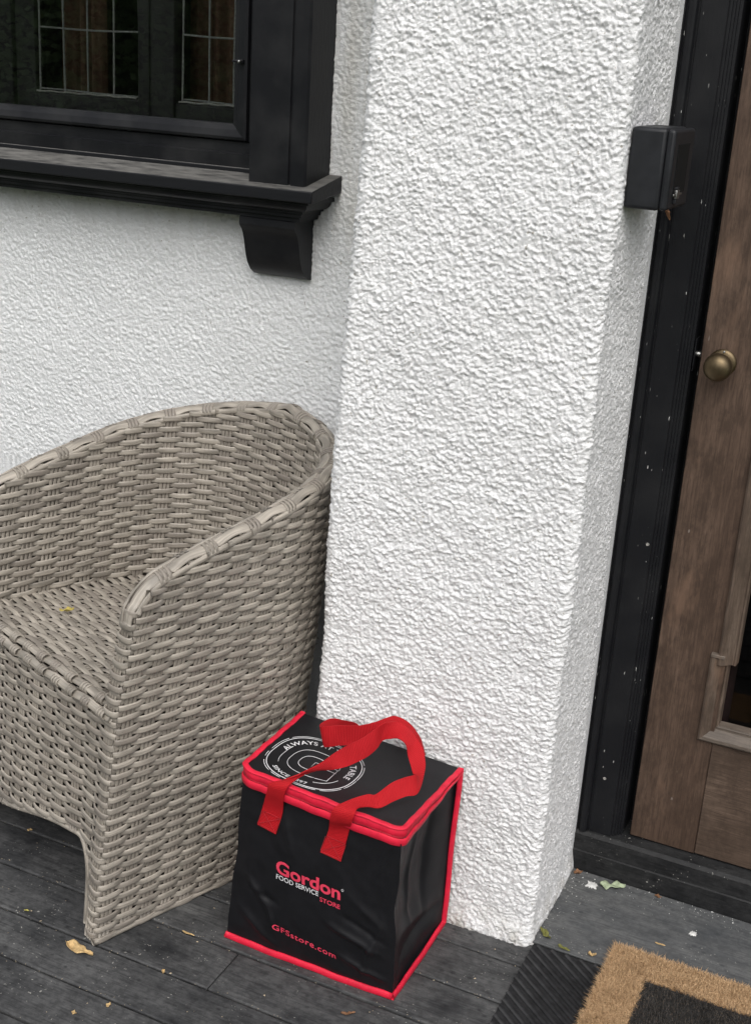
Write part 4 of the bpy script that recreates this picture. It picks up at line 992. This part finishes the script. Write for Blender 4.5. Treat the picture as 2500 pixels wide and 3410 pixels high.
# ------------------------------------------------------------------ fallen leaves and litter
def leaf(name, label, m, c, L, W, rz, curl=.25, fold=.2, wav=.15, ragged=.0, cat='leaf', tilt=(0, 0), seed=0, lift=.0025):
    n, k = 16, 9; s = np.linspace(0, 1, n); r = np.random.default_rng(seed)
    half = W/2*np.sin(PI*np.clip(s, .02, .98)**.8)**.8*(1+ragged*pn(s*6+seed, s*0+seed*.37+.5, 60)*2)
    w = np.linspace(-1, 1, k); S, Wd = np.meshgrid(s, w, indexing='ij')
    X = (S-.5)*L+.08*L*np.sin(S*3+seed)*0; Y = Wd*half[:, None]+.06*L*np.sin(S*2.6+seed)
    Z = fold*np.abs(Wd)*half[:, None]+curl*L*(S-.5)**2+wav*W*.25*np.sin(S*9+Wd*2.5+seed)+wav*W*.2*pn(S*5+seed, Wd*3, 61)
    Z = Z-Z.min()+.0008
    V = np.stack([X, Y, Z], 2).reshape(-1, 3); V = np.concatenate([V, V+[0, 0, .0004]]); o_ = n*k; g = grid(n, k)
    F = g.tolist()+(g[:, ::-1]+o_).tolist()
    for i in range(n-1): F += [[i*k, o_+i*k, o_+(i+1)*k, (i+1)*k], [i*k+k-1, (i+1)*k+k-1, o_+(i+1)*k+k-1, o_+i*k+k-1]]
    for i in (0, n-1):
        for j in range(k-1): F.append([i*k+j, i*k+j+1, o_+i*k+j+1, o_+i*k+j])
    me = mesh(name, V, F); ob = add(name, me, m, None, c); fixn(ob); ob.rotation_euler = (tilt[0], tilt[1], rz); tag(ob, label, cat); return ob
leaf('dry_leaf', 'curled dry tan leaf lying at the wicker chair front foot', M['leaf_tan'], (-1.250, 1.566, .0), .066, .021, -.02, .16, .35, .5, .3, seed=3)
leaf('green_leaf', 'pale green fallen leaf on the grey step against the threshold', M['leaf_green'], (-.415, 2.254, .0076), .052, .024, .25, .15, .1, .5, .5, seed=5)
leaf('olive_leaf', 'olive green leaf tucked against the column bottom corner', M['leaf_olive'], (-.490, 2.034, .0076), .034, .013, -.55, .6, .5, .6, .4, seed=8)
leaf('olive_leaf', 'narrow olive leaf at the top edge of the ribbed rubber mat', M['leaf_olive'], (-.446, 2.014, .0076), .026, .008, -.35, .3, .4, .4, .3, seed=11)
leaf('brown_leaf', 'rusty brown leaf scrap in the corner of column and threshold', M['leaf_brown'], (-.492, 2.262, .0076), .020, .011, .7, .5, .5, .8, .6, seed=13)
leaf('brown_leaf', 'small brown leaf scrap lying along the threshold right of the green leaf', M['leaf_brown'], (-.322, 2.268, .0076), .015, .008, .1, .5, .4, .6, .6, seed=14)
leaf('brown_leaf', 'brown leaf wedged under the black box on the door frame', M['leaf_brown'], (-.4955, 2.2750, 1.3760), .030, .009, 1.2, .3, .5, .3, .3, tilt=(0, 1.0), seed=15)
leaf('tan_leaf', 'tan leaf curled up at the top edge of the ribbed rubber mat', M['leaf_tan'], (-.392, 2.022, .0076), .016, .010, .4, .9, .8, .6, .4, seed=16)
leaf('tan_leaf', 'long pale leaf strip in the plank gap beside the bag', M['leaf_tan'], (-1.100, 1.704, .0004), .028, .005, -.12, .1, .3, .3, .3, seed=17)
leaf('tan_leaf', 'pale round leaf scrap on the plank under the seat arch', M['leaf_tan'], (-1.579, 1.821, .0002), .011, .008, .6, .3, .3, .5, .5, seed=18)
leaf('yellow_leaf', 'tiny yellow green leaf on the planks left of the chair foot', m_plain('yellow_leaf', (.42, .38, .10), .6), (-1.408, 1.606, .0004), .011, .004, .3, .3, .4, .4, .3, seed=19)
leaf('tan_leaf', 'pinkish tan leaf scrap on the lowest visible planks', M['leaf_tan'], (-1.114, 1.472, .0004), .013, .007, 1.9, .3, .3, .5, .6, seed=20)
leaf('tan_leaf', 'round tan leaf scrap nearest the bottom of the picture', M['leaf_tan'], (-1.155, 1.427, .0004), .010, .008, .2, .3, .3, .4, .5, seed=21)
leaf('tan_leaf', 'tan leaf scrap in the plank gap in front of the bag', M['leaf_tan'], (-1.080, 1.590, .0004), .011, .006, 2.2, .5, .5, .6, .5, seed=22)
leaf('dry_leaf', 'dry leaf sliver on the deck by the bag front right corner', M['leaf_brown'], (-.735, 1.660, .0004), .026, .007, .5, .4, .5, .5, .5, seed=23)
leaf('tan_leaf', 'small pale leaf strip lying on the grey step above the doormat', M['leaf_tan'], (-.283, 2.120, .0076), .020, .005, -.1, .2, .3, .3, .3, seed=24)
leaf('yellow_leaf', 'withered yellow leaf lying on the wicker seat', m_plain('withered_leaf', (.40, .32, .08), .6), (-1.545, 1.92, .485), .03, .012, .8, .5, .5, .8, .6, seed=25)
# bird dropping spots on the step and scattered specks
def splat(label, c, r0, seed):
    r = np.random.default_rng(seed); a = np.linspace(0, 2*PI, 28, endpoint=False); rad = r0*(.7+.5*np.abs(pn(np.cos(a)*2+seed, np.sin(a)*2, 70))*2+.04*np.sin(a*3+seed))
    ring = np.column_stack([np.cos(a)*rad, np.sin(a)*rad, 0*a]); inner_ = ring*.6+[0, 0, .0007]
    V = np.vstack([ring, inner_, [[0, 0, .0009]]]); n = 28
    F = [[i, (i+1) % n, n+(i+1) % n, n+i] for i in range(n)]+[[n+i, n+(i+1) % n, 2*n] for i in range(n)]
    o = add('bird_dropping', mesh('bird_dropping', V, F), M['chalk'], None, c); tag(o, label, 'dropping'); return o
splat('chalky white splash on the step left of the green leaf', (-.455, 2.240, .0078), .013, 2)
splat('round white spot on the grey step right of the doormat corner', (-.233, 2.187, .0078), .0085, 4)
def specks(name, m, n, region, smin, smax, seed, zf):
    r = np.random.default_rng(seed); L = []
    for i in range(n):
        x, y_ = region(r); s = r.uniform(smin, smax)*(1 if r.random() > .15 else 1.8); a = r.uniform(0, PI); e = r.uniform(.25, .9)
        t = np.array([0, 1.6, 3.1, 4.6])+r.uniform(-.4, .4, 4); P = np.column_stack([np.cos(t)*s, np.sin(t)*s*e]); P = P@np.array([[math.cos(a), -math.sin(a)], [math.sin(a), math.cos(a)]])
        z = zf(x, y_); V = np.vstack([np.column_stack([P[:, 0]+x, P[:, 1]+y_, np.full(4, z)]), [[x, y_, z+s*.5]]]); L.append((V, [[0, 1, 4], [1, 2, 4], [2, 3, 4], [3, 0, 4]]))
    V, F, U = joinVF(L); o = put(name, V, F, m, smooth=False); return tag(o, kind='stuff')
gaps = [c for c in cuts if 1.3 < c < 1.95]
specks('deck_grit', M['debris'], 420, lambda r: (r.uniform(-1.75, -.45), r.choice(gaps)+r.normal()*.004) if r.random() < .62 else (r.uniform(-1.75, -.45), r.uniform(1.38, 1.98)), .0006, .0018, 5, lambda x, y_: .0004)
specks('step_grit', M['chalk'], 160, lambda r: (-.505+abs(r.normal())*.02, r.uniform(2.02, 2.27)) if r.random() < .4 else (r.uniform(-.5, -.02), 2.277-abs(r.normal())*.03), .0005, .0015, 6, lambda x, y_: .0077)

# ------------------------------------------------------------------ garden hedge across the lawn (mirrored in the window glass)
hg = thing('garden_hedge', 'tall dark green garden hedge across the lawn behind the viewer', 'hedge', (0, -12, -.32))
r = np.random.default_rng(77); n = 40000
x = r.uniform(-16, 14, n); top = 4.2+1.2*pn(x*.5, x*0+.3, 80); z = -.3+r.random(n)**.8*(top+.3); y_ = -12+r.normal(size=n)*.35-.4*np.abs(pn(x*.8, z*.8, 81))*2
nv = unit(r.normal(size=(n, 3))); t1 = unit(np.cross(nv, [.3, .2, .9])); t2 = np.cross(nv, t1); s = r.uniform(.05, .12, n)[:, None]; c = np.column_stack([x, y_, z])
V = np.stack([c-t1*s, c+t2*s*.6, c+t1*s, c-t2*s*.6], 1).reshape(-1, 3); F = np.arange(n*4).reshape(n, 4)
o = put('foliage', V, F, M['hedge'], hg, smooth=False); o['kind'] = 'stuff'
V, F = boxVF(-16, 14, -12.9, -12.4, -.31, 3.8); put('branch_core', V, F, m_plain('hedge_core', (.012, .014, .008), .95), hg, smooth=False)
